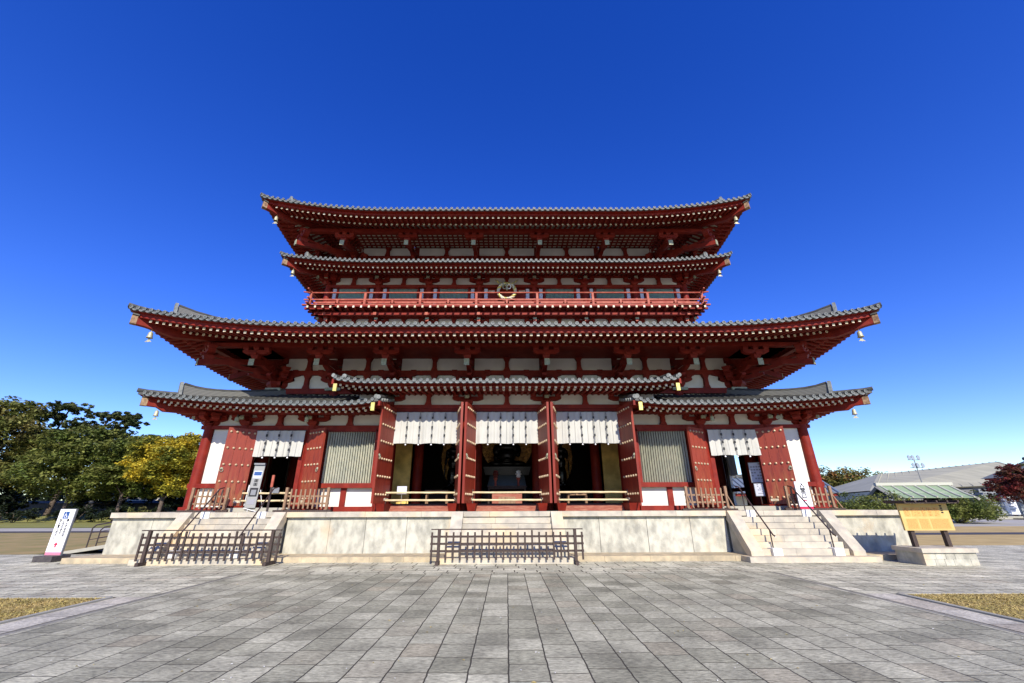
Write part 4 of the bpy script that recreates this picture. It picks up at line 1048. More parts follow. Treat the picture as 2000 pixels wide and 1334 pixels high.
# white curtains with cords
def noren(cx,cy,hw,ztop,h,label,ncord,rz=0,m='cloth'):
    r=empty('door_curtain',(cx,cy,ztop),rz); tag(r,label,'curtain','white curtains hanging in the doorways')
    mb=MB(); nx,nz=96,14; vs=[]; q=random.Random(int(cx*7)+3)
    ph=[q.uniform(0,6) for _ in range(4)]
    for j in range(nz+1):
        t=j/nz
        for i in range(nx+1):
            u=i/nx; x=-hw+2*hw*u
            pleat = .012*math.sin(u*math.pi*2*(ncord+1)*2)+.010*math.sin(u*37+ph[0])
            swing = t*(.035*math.sin(u*9+ph[1])+.03*math.sin(u*23+ph[2]))
            vs.append((x, -.02*t*t+pleat*(.4+.8*t)+swing, -h*t+ (.012*math.sin(u*15+ph[3]) if j==nz else 0)))
    W=nx+1; mb.add(vs,[(j*W+i,j*W+i+1,(j+1)*W+i+1,(j+1)*W+i) for j in range(nz) for i in range(nx)],m)
    mb.build('curtain_cloth',r,smooth=True)
    mb=MB(); mb.tube([(-hw-.05,.01,.01),(hw+.05,.01,.01)],.018,'wood',8); mb.build('curtain_pole',r)
    ns=(ncord+1)*2
    for i in range(1,ns):   # stitched seams
        x=-hw+2*hw*i/ns; mb=MB(); mb.tube([(x,-.035-.03*t,-h*t) for t in (0,.25,.5,.75,.995)],.006,m,4); mb.build('seam',r)
    for i in range(1,ncord+1):
        x=-hw+2*hw*i/(ncord+1)
        for sg in (-1,1):
            mb=MB(); pts=[]
            for k in range(17):
                t=k/16; pts.append((x+sg*.022*abs(math.sin(t*math.pi*4)),-.075-.03*t,-.02-(h+.03)*t))
            mb.tube(pts,.010,'cordgrey',5); mb.build('cord',r)
        for t in (.2,.5,.76):
            mb=MB(); mb.box(x-.036,x+.036,-.105-.02*t,-.075-.02*t,-h*t-.05,-h*t+.05,'cord'); mb.build('cord_knot',r)
        mb=MB(); mb.lathe([(0,-.035),(.03,-.02),(.035,0),(.02,.025),(0,.035)],(x,-.105,-h-.06),'signwhite',10); mb.build('weight',r,smooth=True)
noren(-3.42,17.70,1.33,5.52,1.32,'white curtain with four cords hanging in the left main doorway',4)
noren(0,17.70,1.33,5.52,1.32,'white curtain with four cords hanging in the middle main doorway',4)
noren(3.42,17.70,1.33,5.52,1.32,'white curtain with four cords hanging in the right main doorway',4)
noren(-9.50,17.66,1.02,4.74,1.05,'short white curtain hanging in the left side doorway',3)
noren(9.50,17.66,1.02,4.74,1.05,'short white curtain hanging in the right side doorway',3)
noren(12.6,24.5,.85,4.55,1.25,'grey shaded curtain in the far opening seen through the right side doorway',3,rz=R(90))

# wind bells at the roof corners
def wind_bell(x,y,z,label,s=1.0):
    r=empty('wind_bell',(x,y,z)); r.scale=(s,s,s); tag(r,label,'bell','bronze wind bells hanging from the roof corners')
    mb=MB(); mb.tube([(0,0,.0),(0,0,-.14)],.012,'bell',6); mb.build('hook',r)
    mb=MB(); mb.lathe([(.0,-.12),(.035,-.13),(.075,-.17),(.09,-.25),(.10,-.36),(.125,-.42),(.118,-.425),(.09,-.37)],(0,0,0),'bell',14,cap=False); mb.build('bell_body',r,smooth=True)
    mb=MB(); mb.tube([(0,0,-.3),(0,0,-.47)],.008,'bell',5)
    mb.prism([(-.03,-.46),(.03,-.46),(.06,-.52),(.15,-.60),(.11,-.61),(.06,-.585),(0,-.62),(-.06,-.585),(-.11,-.61),(-.15,-.60),(-.06,-.52)],-.006,.006,'bell'); mb.build('wind_plate',r)
for rf,nm,s in ((RA,'lowest',.78),(RC,'widest middle',.95),(RD,'narrow upper',.8),(RE,'uppermost',.95)):
    for sx in (-1,1):
        d=.62 if rf in (RC,RE) else .5
        z=rf.z0+rf.u*(1-d/rf.Rr)**2+rf.fly-.22
        wind_bell(sx*(rf.ex-d-.02),YC-rf.ey+d-.02,z,'bronze wind bell under the '+('left' if sx<0 else 'right')+' corner of the '+nm+' roof',s)

# rope wreath on the balcony
WR=empty('rope_wreath',(0,20.22,12.36)); tag(WR,'golden twisted rope wreath with two horns, standing on the balcony before the middle bay','wreath')
mb=MB()
for ph in (0,2.1,4.2):
    pts=[]
    for i in range(73):
        a=2*math.pi*i/72+math.pi/2; tw=ph+i*.55; r=.47+.045*math.cos(tw); pts.append((r*math.cos(a),.045*math.sin(tw),.42+r*math.sin(a)))
    mb.tube(pts,.055,'lattice' if ph==2.1 else ('capgold' if ph else 'cap'),6)
mb.build('ring',WR,smooth=True)
for s in (-1,1):
    mb=MB()
    for ph in (0,3.14):
        mb.tube([(s*(.05+.58*t)+.02*math.cos(ph+t*18),.03*math.sin(ph+t*18),.78+.34*t**1.4+.03*math.cos(ph+t*18)) for t in [i/16 for i in range(17)]],[.045-.02*i/16 for i in range(17)],'capgold' if ph else 'verd',6)
    mb.build('horn',WR,smooth=True)
    mb=MB(); mb.tube([(s*(.12+.10*math.cos(a)),-.08,.66+.13*math.sin(a)) for a in [i*math.pi/6 for i in range(13)]],.032,'verd' if s<0 else 'block',6); mb.build('bow_loop',WR,smooth=True)
mb=MB(); mb.tube([(0,-.08,.95),(0,-.09,.75),(.02,-.09,.45)],[.02,.05,.06],'bell',8); mb.build('tassel',WR,smooth=True)
mb=MB(); mb.tube([(0,0,-.55),(0,0,-.05)],.03,'wood',6); mb.build('stand',WR)

# ---- statues inside (continuous remeshed bodies)
def blob(parts, vox, m, name, parent, label=None):
    vs=[];fs=[]
    for p in parts:
        (x,y,z),(rx,ry,rz_)=p[0],p[1]; n,k=14,10; o=len(vs)
        for j in range(k+1):
            th=math.pi*j/k
            for i in range(n): ph=2*math.pi*i/n; vs.append((x+rx*math.sin(th)*math.cos(ph),y+ry*math.sin(th)*math.sin(ph),z+rz_*math.cos(th)))
        fs+=[(o+j*n+i,o+(j+1)*n+i,o+(j+1)*n+(i+1)%n,o+j*n+(i+1)%n) for j in range(k) for i in range(n)]
    mb=MB(); mb.add(vs,fs,m); o=mb.build(name,parent,label)
    md=o.modifiers.new('r','REMESH'); md.mode='VOXEL'; md.voxel_size=vox; md.use_smooth_shade=True
    bpy.context.view_layer.update()
    me=bpy.data.meshes.new_from_object(o.evaluated_get(bpy.context.evaluated_depsgraph_get())); o.modifiers.clear(); o.data=me
    return o
def mandorla(parent,hw,z0,h,y):
    mb=MB(); pr=[]
    for i in range(25):
        t=i/24; a=math.pi*t-math.pi/2
        pr.append((hw*math.cos(a)*(1-.10*max(0,math.sin(a))),z0+h*(.5+.5*math.sin(a))))
    for i in range(23,0,-1): pr.append((-pr[i][0],pr[i][1]))
    mb.prism(pr,y,y+.08,'gold')
    for i in range(2,23,2):
        for s in (-1,1):
            x=s*pr[i][0]*.84; z=z0+h/2+(pr[i][1]-z0-h/2)*.86
            mb.lathe([(.0,-.16),(.12,-.12),(.13,-.02),(.07,.03),(.065,.12),(0,.16)],(x,y-.05,z),'gold',8)
    mb.build('halo',parent)
S=empty('seated_buddha_statue',(0,25.0,2.5)); S.scale=(1.28,1.1,1.18); tag(S,'black bronze seated Buddha before a golden halo, in the middle doorway','statue')
body=[((0,0,1.30),(.62,.42,.22)),((-.5,-.18,1.28),(.36,.34,.17)),((.5,-.18,1.28),(.36,.34,.17)),((0,0,1.75),(.42,.28,.42)),((0,.02,2.12),(.50,.26,.26)),((-.5,0,1.95),(.15,.16,.30)),((.5,0,1.95),(.15,.16,.30)),((-.5,-.15,1.6),(.13,.22,.16)),((.5,-.2,1.75),(.11,.16,.14)),((0,0,2.42),(.13,.13,.16)),((0,-.02,2.72),(.23,.25,.30)),((0,.02,3.02),(.13,.14,.12)),((-.24,0,2.68),(.04,.06,.14)),((.24,0,2.68),(.04,.06,.14)),((0,-.27,2.70),(.03,.05,.07)),((0,-.3,1.48),(.22,.14,.07))]
blob(body,.035,'bronze','body',S)
mb=MB(); mb.taper(0,0,0,.18,2.3,2.2,'bronze',d0=1.8,d1=1.7); mb.taper(0,0,.18,.75,1.7,1.5,'bronze',d0=1.3,d1=1.2); mb.taper(0,0,.75,1.12,1.9,2.1,'bronze',d0=1.4,d1=1.5); mb.build('pedestal',S)
mandorla(S,1.25,.9,3.4,.55)
for s in (-1,1):
    S=empty('standing_bodhisattva_statue',(s*3.15,24.9,2.5)); tag(S,'black bronze standing bodhisattva with a gold halo, behind the '+('left' if s<0 else 'right')+' main doorway','statue','standing statues beside the seated one')
    h=-s
    body=[((0,0,.9),(.28,.2,.62)),((.03*h,0,1.6),(.29,.19,.35)),((0,0,2.0),(.25,.17,.3)),((0,0,2.3),(.34,.17,.16)),((-.33,0,2.05),(.09,.1,.28)),((.33,0,2.05),(.09,.1,.28)),((-.36,-.08,1.7),(.07,.12,.22)),((.34,-.16,1.95),(.06,.14,.10)),((0,0,2.52),(.08,.08,.12)),((0,-.02,2.72),(.15,.16,.19)),((0,.02,2.95),(.11,.11,.14)),((-.42,-.05,1.2),(.04,.06,.5)),((.40,-.05,1.3),(.04,.06,.5)),((-.12,-.03,.38),(.12,.2,.18)),((.12,-.03,.38),(.12,.2,.18))]
    blob(body,.03,'bronze','body',S)
    mb=MB(); mb.taper(0,0,0,.12,1.2,1.1,'bronze'); mb.lathe([(.45,.12),(.5,.2),(.42,.3)],(0,0,0),'bronze',16); mb.build('pedestal',S)
    mandorla(S,.70,.5,3.1,.40)
# altar tables and the offertory box in front
def table(name,x,y,z,w,d,h,m,label,cat,extra=None):
    r=empty(name,(x,y,z)); tag(r,label,cat)
    mb=MB(); mb.box(-w/2,w/2,-d/2,d/2,h-.05,h,m); mb.box(-w/2+.05,w/2-.05,-d/2+.03,d/2-.03,h-.14,h-.05,m); mb.build('table_top',r)
    for sx in (-1,1):
        for sy in (-1,1): mb=MB(); mb.box(sx*(w/2-.08)-.035,sx*(w/2-.08)+.035,sy*(d/2-.08)-.035,sy*(d/2-.08)+.035,0,h-.14,m); mb.build('leg',r)
    return r
table('altar_table',0,21.2,1.62,1.9,.6,1.05,'wood','dark lacquered altar table before the seated Buddha','table')
table('altar_table',-3.3,20.9,1.62,1.1,.5,.85,'woodbrown','brown low table inside the left main doorway','table')
table('altar_table',3.3,20.9,1.62,1.0,.5,.75,'woodbrown','brown low table inside the right main doorway','table')
r=empty('offertory_box',(0,18.6,1.62)); tag(r,'carved reddish offertory box behind the bamboo poles of the middle doorway','offertory box')
mb=MB(); mb.box(-.62,.62,-.25,.25,.08,.62,'sill'); mb.build('box_body',r)
mb=MB(); 
for i in range(9): mb.box(-.60+i*.145,-.53+i*.145,-.22,.22,.622,.66,'woodbrown')
mb.build('grille',r)
mb=MB(); mb.box(-.35,.35,-.265,-.252,.20,.50,'woodbrown'); mb.box(-.68,.68,-.29,.29,0,.08,'sill'); mb.build('front_panel',r)
for sx in (-1,1):
    r=empty('vase_stand',(sx*.55,21.0,2.672)); tag(r,'small flower stand on the altar table, '+('left' if sx<0 else 'right')+' one','vase stand','flower stands on the altar table')
    mb=MB(); mb.lathe([(.07,0),(.05,.05),(.04,.22),(.09,.30),(.10,.36)],(0,0,0),'redend',12); mb.build('vase',r,smooth=True)
    mb=MB(); mb.lathe([(.03,.34),(.12,.42),(.09,.47),(.16,.53),(.10,.60),(.12,.66),(.0,.72)],(0,0,0),'leafred' if sx<0 else 'block',9)
    mb.build('flowers',r)
# notice plate on a stand, left main doorway
r=empty('notice_stand',(-4.35,18.25,1.62)); tag(r,'pale blue-grey notice plate on a thin post inside the left main doorway','notice')
mb=MB(); mb.box(-.2,.2,-.01,.01,.62,.92,'lilac'); mb.build('plate',r); mb=MB(); mb.tube([(0,0.02,0),(0,.02,.9)],.015,'steel',6); mb.build('post',r)

# ------------------------------------------------------------------ signs
# accessible-route sign, left
sg=empty('direction_sign',(-15.32,15.75,G)); sg.scale=(.80,1,.88); sg.rotation_euler=(0,0,R(-4)); tag(sg,'tall white sign with blue wheelchair square and vertical writing, left of the platform','sign')
mb=MB(); mb.box(-.44,.40,-.30,.30,0,.20,'baseblock'); mb.build('base',sg)
mb=MB(); mb.box(-.37,.37,-.03,.03,.20,1.86,'signgrey'); mb.build('frame',sg)
mb=MB(); mb.box(-.345,.345,-.045,-.031,.32,1.84,'signwhite'); mb.box(-.345,.345,-.045,-.031,.22,.318,'signpink'); pn=mb.build('panel',sg)
mb=MB(); mb.box(-.125,.125,-.049,-.046,1.50,1.76,'signblue'); mb.build('wheelchair_square',pn)
mb=MB(); Y=-.052; c=(-.015,1.595)
pts=[(c[0]+.058*math.cos(a),Y,c[1]+.058*math.sin(a)) for a in [R(100)+R(250)*i/14 for i in range(15)]]; mb.tube(pts,.008,'signwhite',6)
mb.tube([(-.02,Y,1.70),(-.015,Y,1.645),(-.01,Y,1.61),(.045,Y,1.61),(.07,Y,1.545),(.085,Y,1.55)],.010,'signwhite',6); mb.tube([(-.018,Y,1.655),(.035,Y,1.65)],.008,'signwhite',6); mb.lathe([(0,-.016),(.016,0),(0,.016)],(-.022,Y,1.73),'signwhite',10); mb.build('wheelchair_symbol',pn)
for x,t,z,s in ((.17,'車\nい\nす\nの\n方\nは',1.17,.112),(0,'こ\nち\nら\nか\nら',1.20,.112),(-.17,'御\n入\n堂\nく\nだ\nさ\nい',1.12,.106)):
    text_mesh(t,s,'ink','lettering',pn,(x,-.047,z),(R(90),0,0),bold=.004)
for z,w in ((.775,.26),(.74,.27),(.705,.09)):
    mb=MB(); n=int(w/.02)
    for i in range(n):
        if i%5!=3: mb.box(-w/2+i*.02,-w/2+i*.02+.013,-.048,-.046,z-.009,z+.009,'inkgrey')
    mb.build('small_lettering',pn)
mb=MB(); mb.prism([(-.1,.56),(-.035,.56),(-.035,.48),(.035,.48),(.035,.56),(.1,.56),(0,.67)],-.049,-.046,'signred'); mb.build('arrow',pn)
for x in (-.29,.29):
    for z in (.40,1.78): mb=MB(); mb.lathe([(.012,0),(.012,.01)],(0,0,0),'signgrey',8,tf=lambda a,b,c,x=x,z=z:(x+a,-.046-c,z+b)); mb.build('screw',pn)
# entrance sign on the platform, right
sg=empty('entrance_sign',(11.05,16.42,PT)); tag(sg,'white entrance sign with three black characters and red arrow on the right platform fence','sign')
mb=MB(); mb.box(-.25,.25,-.02,.02,.13,1.0,'signwhite'); mb.box(-.25,.25,-.02,.02,.04,.128,'signred'); mb.box(-.2,.2,-.02,.05,0,.04,'steel'); pn=mb.build('panel',sg)
text_mesh('入\n堂\n口',.20,'ink','lettering',pn,(0,-.022,.68),(R(90),0,0),bold=.006)
mb=MB(); mb.prism([(-.09,.335),(-.02,.385),(-.02,.352),(.08,.352),(.08,.318),(-.02,.318),(-.02,.285)],-.025,-.021,'signred')
for i in range(7): mb.box(-.08+i*.024,-.064+i*.024,-.024,-.021,.235,.25,'inkgrey')
mb.build('arrow',pn)
for x in (-.2,.2):
    for z in (.2,.95): mb=MB(); mb.lathe([(.012,0),(.012,.01)],(0,0,0),'signgrey',8,tf=lambda a,b,c,x=x,z=z:(x+a,-.021-c,z+b)); mb.build('screw',pn)
# easel board in left doorway
sg=empty('easel_board',(-9.92,17.25,PT)); sg.rotation_euler=(R(-6),0,R(8)); sg.scale=(.92,1,.90); tag(sg,'tall grey easel board with a blue picture and dark characters, standing in the left doorway','board')
mb=MB(); mb.box(-.21,.21,0,.035,.16,1.95,'signgrey'); mb.box(-.21,.21,-.01,.0,.16,1.95,'steel'); pn=mb.build('panel',sg)
mb=MB(); mb.box(-.17,.17,-.018,-.011,1.38,1.70,'lilac'); mb.box(-.15,.15,-.021,-.019,1.5,1.66,'signblue'); mb.build('picture',pn)
mb=MB(); q=random.Random(5)
for z,h in ((1.22,.12),(1.06,.12)): 
    for i in range(4): mb.box(-.08,.08,-.016,-.011,z+i*.035,z+i*.035+.02,'ink'); 
    mb.box(-.02,.02,-.017,-.0165,z,z+h,'ink')
mb.box(-.16,.16,-.016,-.011,.62,.98,'ink'); mb.box(-.10,.10,-.018,-.0165,.68,.9,'signgrey'); mb.box(-.14,.14,-.016,-.011,.3,.5,'inkgrey'); mb.build('printed_marks',pn)
mb=MB(); mb.box(-.22,.22,-.09,.04,1.95,2.02,'signgrey'); mb.build('hood',pn)
for x0,x1 in ((-.25,-.42),(-.25,-.1)): mb=MB(); mb.tube([(x0,.03,1.1),(x1,.40 if x1<-.2 else .1,.03)],.018,'signwhite',6); mb.build('leg',sg)
mb=MB(); mb.tube([(.25,.03,.9),(.35,.45,.03)],.018,'signwhite',6); mb.build('leg',sg)
mb=MB(); mb.tube([(-.25,.02,.16),(.27,.02,.02)],.015,'signwhite',6); mb.build('leg',sg)
# thin red pole with small plate in the same doorway
sg=empty('plate_stand',(-9.25,17.3,PT)); tag(sg,'thin red-brown post with a small grey plate beside the easel board','stand')
mb=MB(); mb.box(-.03,.03,-.02,.02,0,.9,'wood'); mb.build('post',sg); mb=MB(); mb.box(-.045,.045,-.025,.025,.9,1.35,'redend'); mb.build('upper_post',sg); mb=MB(); mb.box(.06,.32,-.02,.02,.68,.88,'signgrey'); mb.build('plate',sg)
# posters inside right doorway
for x,y,z,w,h,l in ((10.55,18.3,3.05,.46,.78,'large framed notice with grey print on the wall inside the right doorway'),(10.35,18.0,2.35,.30,.46,'small white notice under the framed one inside the right doorway')):
    sg=empty('wall_notice',(x,y,z)); sg.rotation_euler=(0,0,R(-32)); tag(sg,l,'notice','notices inside the right doorway')
    mb=MB(); mb.box(-w/2-.02,w/2+.02,0,.03,-h/2-.02,h/2+.02,'signgrey'); mb.build('frame',sg)
    mb=MB(); mb.box(-w/2,w/2,-.004,-.001,-h/2,h/2,'lilac'); pn=mb.build('sheet',sg)
    mb=MB(); q=random.Random(int(w*50))
    for i in range(6):
        for j in range(4): 
            if q.random()<.7: mb.box(-w*.42+j*w*.22,-w*.42+j*w*.22+w*.16,-.008,-.005,h*.4-i*h*.15,h*.4-i*h*.15+h*.08,'inkgrey')
    mb.build('print',pn)
    mb=MB(); mb.tube([(0,.02,-h/2),(0,.02,PT-z+.01)],.015,'wood',6); mb.build('stand',sg)

# information board on the right, on its stone plinth
pl=empty('board_plinth',(13.15,14.2,G)); tag(pl,'low pale stone plinth with slab top right of the platform, under the yellow board','plinth')
mb=MB(); q=random.Random(8)
for r_ in range(2):
    x=-.80
    while x<.80:
        e=min(.80,x+q.uniform(.25,.5)); e=.80 if .80-e<.15 else e
        mb.box(x+.004,e-.004,-.48+q.uniform(0,.006),.48,.0+r_*.17+.002,.17+r_*.17-.002,'stonewall'); x=e
mb.box(-.79,.79,-.465,.465,0,.338,'stoneside'); mb.build('masonry',pl)
mb=MB(); mb.box(-.84,.84,-.53,.53,.34,.46,'stone'); mb.build('slab_top',pl)
ib=empty('information_board',(13.19,14.2,G+.465)); tag(ib,'yellow information board with brown faded map panels on two dark posts','information board')
for x in (-.52,.52): mb=MB(); mb.box(x-.06,x+.06,-.03,.09,-.04,1.244,'wood'); mb.build('post',ib)
mb=MB(); mb.box(-.78,.78,-.09,-.03,.46,1.24,'boardyellow'); pn=mb.build('panel',ib)
mb=MB(); mb.box(-.66,-.30,-.093,-.091,.50,.80,'boardpale'); mb.box(-.26,.06,-.093,-.091,.50,.80,'boardpale'); mb.box(.10,.70,-.093,-.091,.50,.80,'boardpale')
mb.build('faded_panels',pn)
mb=MB(); q=random.Random(6)
for i,(x0,x1) in enumerate(((-.66,-.46),(-.43,-.13),(-.10,.06),(.09,.26),(.29,.48))):
    mb.box(x0,x1,-.092,-.0905,.86,1.13,'boardpale')
    for j in range(26):
        x=q.uniform(x0+.01,x1-.05); z=q.uniform(.87,1.10); v=q.random()<.5; w=.006 if v else q.uniform(.02,.05); h=q.uniform(.02,.05) if v else .006
        mb.box(x,x+w,-.0935-.00002*j,-.0921,z,z+h,'boardink')
for x0,x1,z1 in ((-.64,-.32,.78),(-.24,.04,.78),(.12,.68,.78)):
    for j in range(11):
        z=z1-j*.025; x=x0
        while x<x1-.03:
            w=q.uniform(.01,.03); mb.box(x,min(x+w,x1),-.0945,-.0931,z-.005,z+.004,'boardink'); x+=w+q.uniform(.012,.03)
mb.build('map_marks',pn)
mb=MB()
for i in range(4): mb.box(.53,.60,-.0945,-.091,1.15-i*.065,1.19-i*.065,'ink')
mb.build('title_marks',pn)
mb=MB(); mb.hexa([(-.92,-.42,1.27),(.92,-.42,1.27),(.92,.40,1.27),(-.92,.40,1.27),(-.92,-.42,1.275),(.92,-.42,1.275),(.92,.40,1.275),(-.92,.40,1.275)],'wood') if False else None
mb.box(-.86,.86,-.42,.30,1.245,1.27,'wood')
for i in range(6): mb.box(-.84+i*.336-.025,-.84+i*.336+.025,-.45,.32,1.272,1.335,'wood')
mb.build('hood',ib)

# lamps / cameras under the lowest eave
def eave_lamp(x,label,cam=False):
    r=empty('eave_lamp' if not cam else 'security_camera',(x,17.0,5.22)); tag(r,label,'lamp' if not cam else 'camera')
    mb=MB(); mb.tube([(0,0,.06),(0,0,-.04)],.03,'wood',6); mb.build('bracket_arm',r)
    mb=MB()
    if cam: mb.tube([(.1,.08,-.06),(-.1,-.14,-.12)],.08,'verd',12)
    else: mb.lathe([(.05,-.02),(.075,-.06),(.08,-.2),(.06,-.24)],(0,0,0),'verd',12)
    mb.build('housing',r)
eave_lamp(-11.05,'dull bronze lamp under the lowest eave near the left corner'); eave_lamp(-8.2,'dull bronze lamp under the lowest eave above the left doorway')
eave_lamp(8.45,'dull bronze lamp under the lowest eave above the right doorway'); eave_lamp(11.2,'round security camera under the lowest eave near the right corner',True)

# ------------------------------------------------------------------ ramp with railings, left of the platform
rp=empty('access_ramp',(-16,18.9,G)); tag(rp,'sloping concrete access ramp with brown tubular railings at the left end of the platform','ramp')
def rb_(mb,name): o=mb.build(name,rp); o.matrix_parent_inverse=Matrix.Translation((16,-18.9,-G)); return o
mb=MB(); mb.prism([(-17.9,G),(-17.2,G),(-14.4,G+.40),(-14.4,G+.54),(-17.9,G+.01)],18.3,19.9,'concrete'); rb_(mb,'ramp_slab')
mb=MB(); mb.box(-16.2,-14.4,18.9,19.1,G,G+.12,'baseblock'); mb.box(-15.4,-14.4,18.9,19.1,G+.12,G+.25,'baseblock'); rb_(mb,'support_wall')
def zr(x): return G+.01+.151*(x+17.9)
for y,x0 in ((18.45,-16.75),(19.8,-17.6)):
    mb=MB(); mb.tube([(x0,y,zr(x0)+.72),(x0+.12,y,zr(x0)+.84),(-14.4,y,zr(-14.4)+.84)],.024,'rail',8)
    for q in ((.55,.3) if y<19 else (.62,.42,.22,.06)): mb.tube([(x0+.02,y,zr(x0)+q),(-14.4,y,zr(-14.4)+q)],.014,'rail',6)
    rb_(mb,'rail_bar')
    x=x0
    while x<-14.3:
        mb=MB(); mb.tube([(x,y,zr(x)-.02),(x,y,zr(x)+(.84 if x>x0 else .72))],.024,'rail',8); rb_(mb,'rail_post'); x+=1.35
# ------------------------------------------------------------------ trees and plants
def crown_mesh(lumps, n, leaf, m, seed, shell=.55, flat=0.):
    q=random.Random(seed); mb=MB(); vs=[]; fs=[]
    tot=sum(l[3]*l[4]+l[3]*l[5]+l[4]*l[5] for l in lumps)
    for (cx,cy,cz,rx,ry,rz) in lumps:
        # sub-clumps spread over the lump give light and dark masses and gaps
        k=max(5,int(n*(rx*ry+rx*rz+ry*rz)/tot/42)); per=42
        for c in range(k):
            a=q.uniform(0,6.283); t=math.acos(q.uniform(-.75,1)); rr=q.uniform(shell,1.0)
            x=cx+rx*rr*math.sin(t)*math.cos(a); y=cy+ry*rr*math.sin(t)*math.sin(a); z=cz+rz*rr*math.cos(t)
            cr=q.uniform(.16,.30)*min(rx,ry,rz*1.5)
            for i in range(per):
                g=[q.gauss(0,1) for _ in range(3)]; l=math.sqrt(sum(v*v for v in g))or 1; d=q.random()**.4
                px,py,pz=x+g[0]/l*cr*d*1.25,y+g[1]/l*cr*d*1.25,z+g[2]/l*cr*d*.7
                s=leaf*q.uniform(.6,1.25)
                u=Vector((q.gauss(0,1),q.gauss(0,1),q.gauss(0,.45))).normalized(); w=u.cross(Vector((q.gauss(0,.6),q.gauss(0,.6),1))).normalized()
                o=len(vs)
                for A,B in ((-.5,0),(0,-.32),(.55,0),(0,.32)):
                    pt=u*(A*s)+w*(B*s); vs.append((px+pt.x,py+pt.y,pz+pt.z))
                fs.append((o,o+1,o+2,o+3))
    mb.add(vs,fs,m); return mb
def tree(name,x,y,h,r,m,label,seed,n=6500,leaf=.42,base=.0,trunk=.28,group=None,lean=0,low=.28,cat='tree',ry=None):
    t=empty(name,(x,y,G+base)); tag(t,label,cat,group); q=random.Random(seed); ry=ry or r
    mb=MB(); top=(lean,0,h*.62)
    mb.tube([(0,0,-.3),(lean*.2+.1,0,h*.2),(lean*.6-.1,.1,h*.42),top],[trunk,trunk*.8,trunk*.6,trunk*.3],'bark',9)
    lumps=[]
    nl=9
    for i in range(nl):
        a=2.4*i+q.uniform(-.4,.4); rr=r*q.uniform(.35,.62); z=h*(low+(.92-low)*((i+.5)/nl)) ; sh=1-.55*abs((i+.5)/nl-.4)
        cx,cy=lean*z/h+rr*math.cos(a)*sh,rr*math.sin(a)*sh*ry/r; lr=r*q.uniform(.42,.58)*sh
        lumps.append((cx,cy,z,lr,lr,lr*.72))
        st=h*(.22+.35*i/nl); mb.tube([(lean*st/h,0,st),((lean*st/h+cx)*.55,cy*.5,(st+z)*.52),(cx,cy,z)],[trunk*.38,trunk*.25,trunk*.08],'bark',6)
    lumps.append((lean,0,h*.86,r*.42,r*.42,h*.13))
    mb.build('trunk',t,smooth=True)
    crown_mesh(lumps,n,leaf,m,seed).build('crown',t)
    return t
def pine(x,y,h,label,seed,lean,pads,group):
    t=empty('pine_tree',(x,y,G)); tag(t,label,'pine tree',group); mb=MB(); q=random.Random(seed)
    P=lambda k:(lean*k**1.3,.0,h*k)
    mb.tube([P(k) for k in (0,.25,.5,.75,1)],[.38,.32,.25,.16,.07],'bark',9); lumps=[]
    for dx,k,rx,rz in pads:
        b=P(max(.3,k-.08)); e=(P(k)[0]+dx,q.uniform(-1.2,1.2),h*k)
        mb.tube([b,((b[0]+e[0])/2,e[1]*.5,(b[2]+e[2])/2+.3),e],[.14,.09,.03],'bark',6); lumps.append((e[0],e[1],e[2]+.1,rx*1.3,rx*1.1,rz*1.35))
    mb.build('trunk',t,smooth=True); crown_mesh(lumps,15000,.45,'needle',seed,shell=.2).build('crown',t)
gL='trees in a row beyond the lawn on the left'
tree('broadleaf_tree',-72.0,60,16.6,7.6,'leafolive','tall olive-brown leafy tree at the left edge of the photo',1,n=34000,leaf=.42,group=gL,low=.30)
pine(-71.0,64,15.9,'slender leaning pine tree with open flat layers, above the left trees',2,3.2,[(-2.6,.78,1.9,.6),(2.6,.82,1.9,.6),(-1.5,.92,2.0,.6),(1.2,.99,2.2,.7),(-3.8,.70,1.7,.5),(3.8,.70,2.0,.6),(1,.62,2.2,.7),(-1.5,.55,2.2,.8)],gL)
pine(-66.5,65,14.9,'broad dark pine tree with long spreading top boughs, left of the yellow tree',4,4.5,[(-3.5,.90,2.3,.7),(3,.97,2.4,.6),(0,.99,2.6,.7),(5,.90,2.0,.5),(-5,.78,2.2,.8),(2,.82,3.2,1.0),(-2,.7,3.0,1.0),(4,.74,2.2,.8)],gL)
tree('broadleaf_tree',-58.2,59,12.4,7.0,'leafgreen','round green tree under the pines, second from the left edge',5,n=30000,leaf=.38,group=gL,low=.30)
tree('broadleaf_tree',-50.8,58.5,11.0,5.2,'leafgreen','dense dark green round tree left of the yellow tree',6,n=24000,leaf=.38,group=gL,low=.32)
tree('broadleaf_tree',-44.2,57,10.9,5.9,'leafyellow','yellow autumn tree nearest the hall on the left',7,n=32000,leaf=.36,group=gL,low=.38)
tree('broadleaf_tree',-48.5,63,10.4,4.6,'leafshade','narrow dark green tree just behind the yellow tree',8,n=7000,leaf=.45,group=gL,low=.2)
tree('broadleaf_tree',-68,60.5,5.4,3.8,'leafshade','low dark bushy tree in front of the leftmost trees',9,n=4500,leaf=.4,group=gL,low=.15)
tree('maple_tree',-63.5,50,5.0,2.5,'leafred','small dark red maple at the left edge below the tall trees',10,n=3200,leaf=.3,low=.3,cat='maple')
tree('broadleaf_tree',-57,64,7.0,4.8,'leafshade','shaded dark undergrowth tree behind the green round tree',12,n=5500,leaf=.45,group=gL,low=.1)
tree('broadleaf_tree',-45.0,64.5,7.2,4.8,'leafshade','shaded dark undergrowth tree behind the yellow tree',13,n=5500,leaf=.45,group=gL,low=.1)
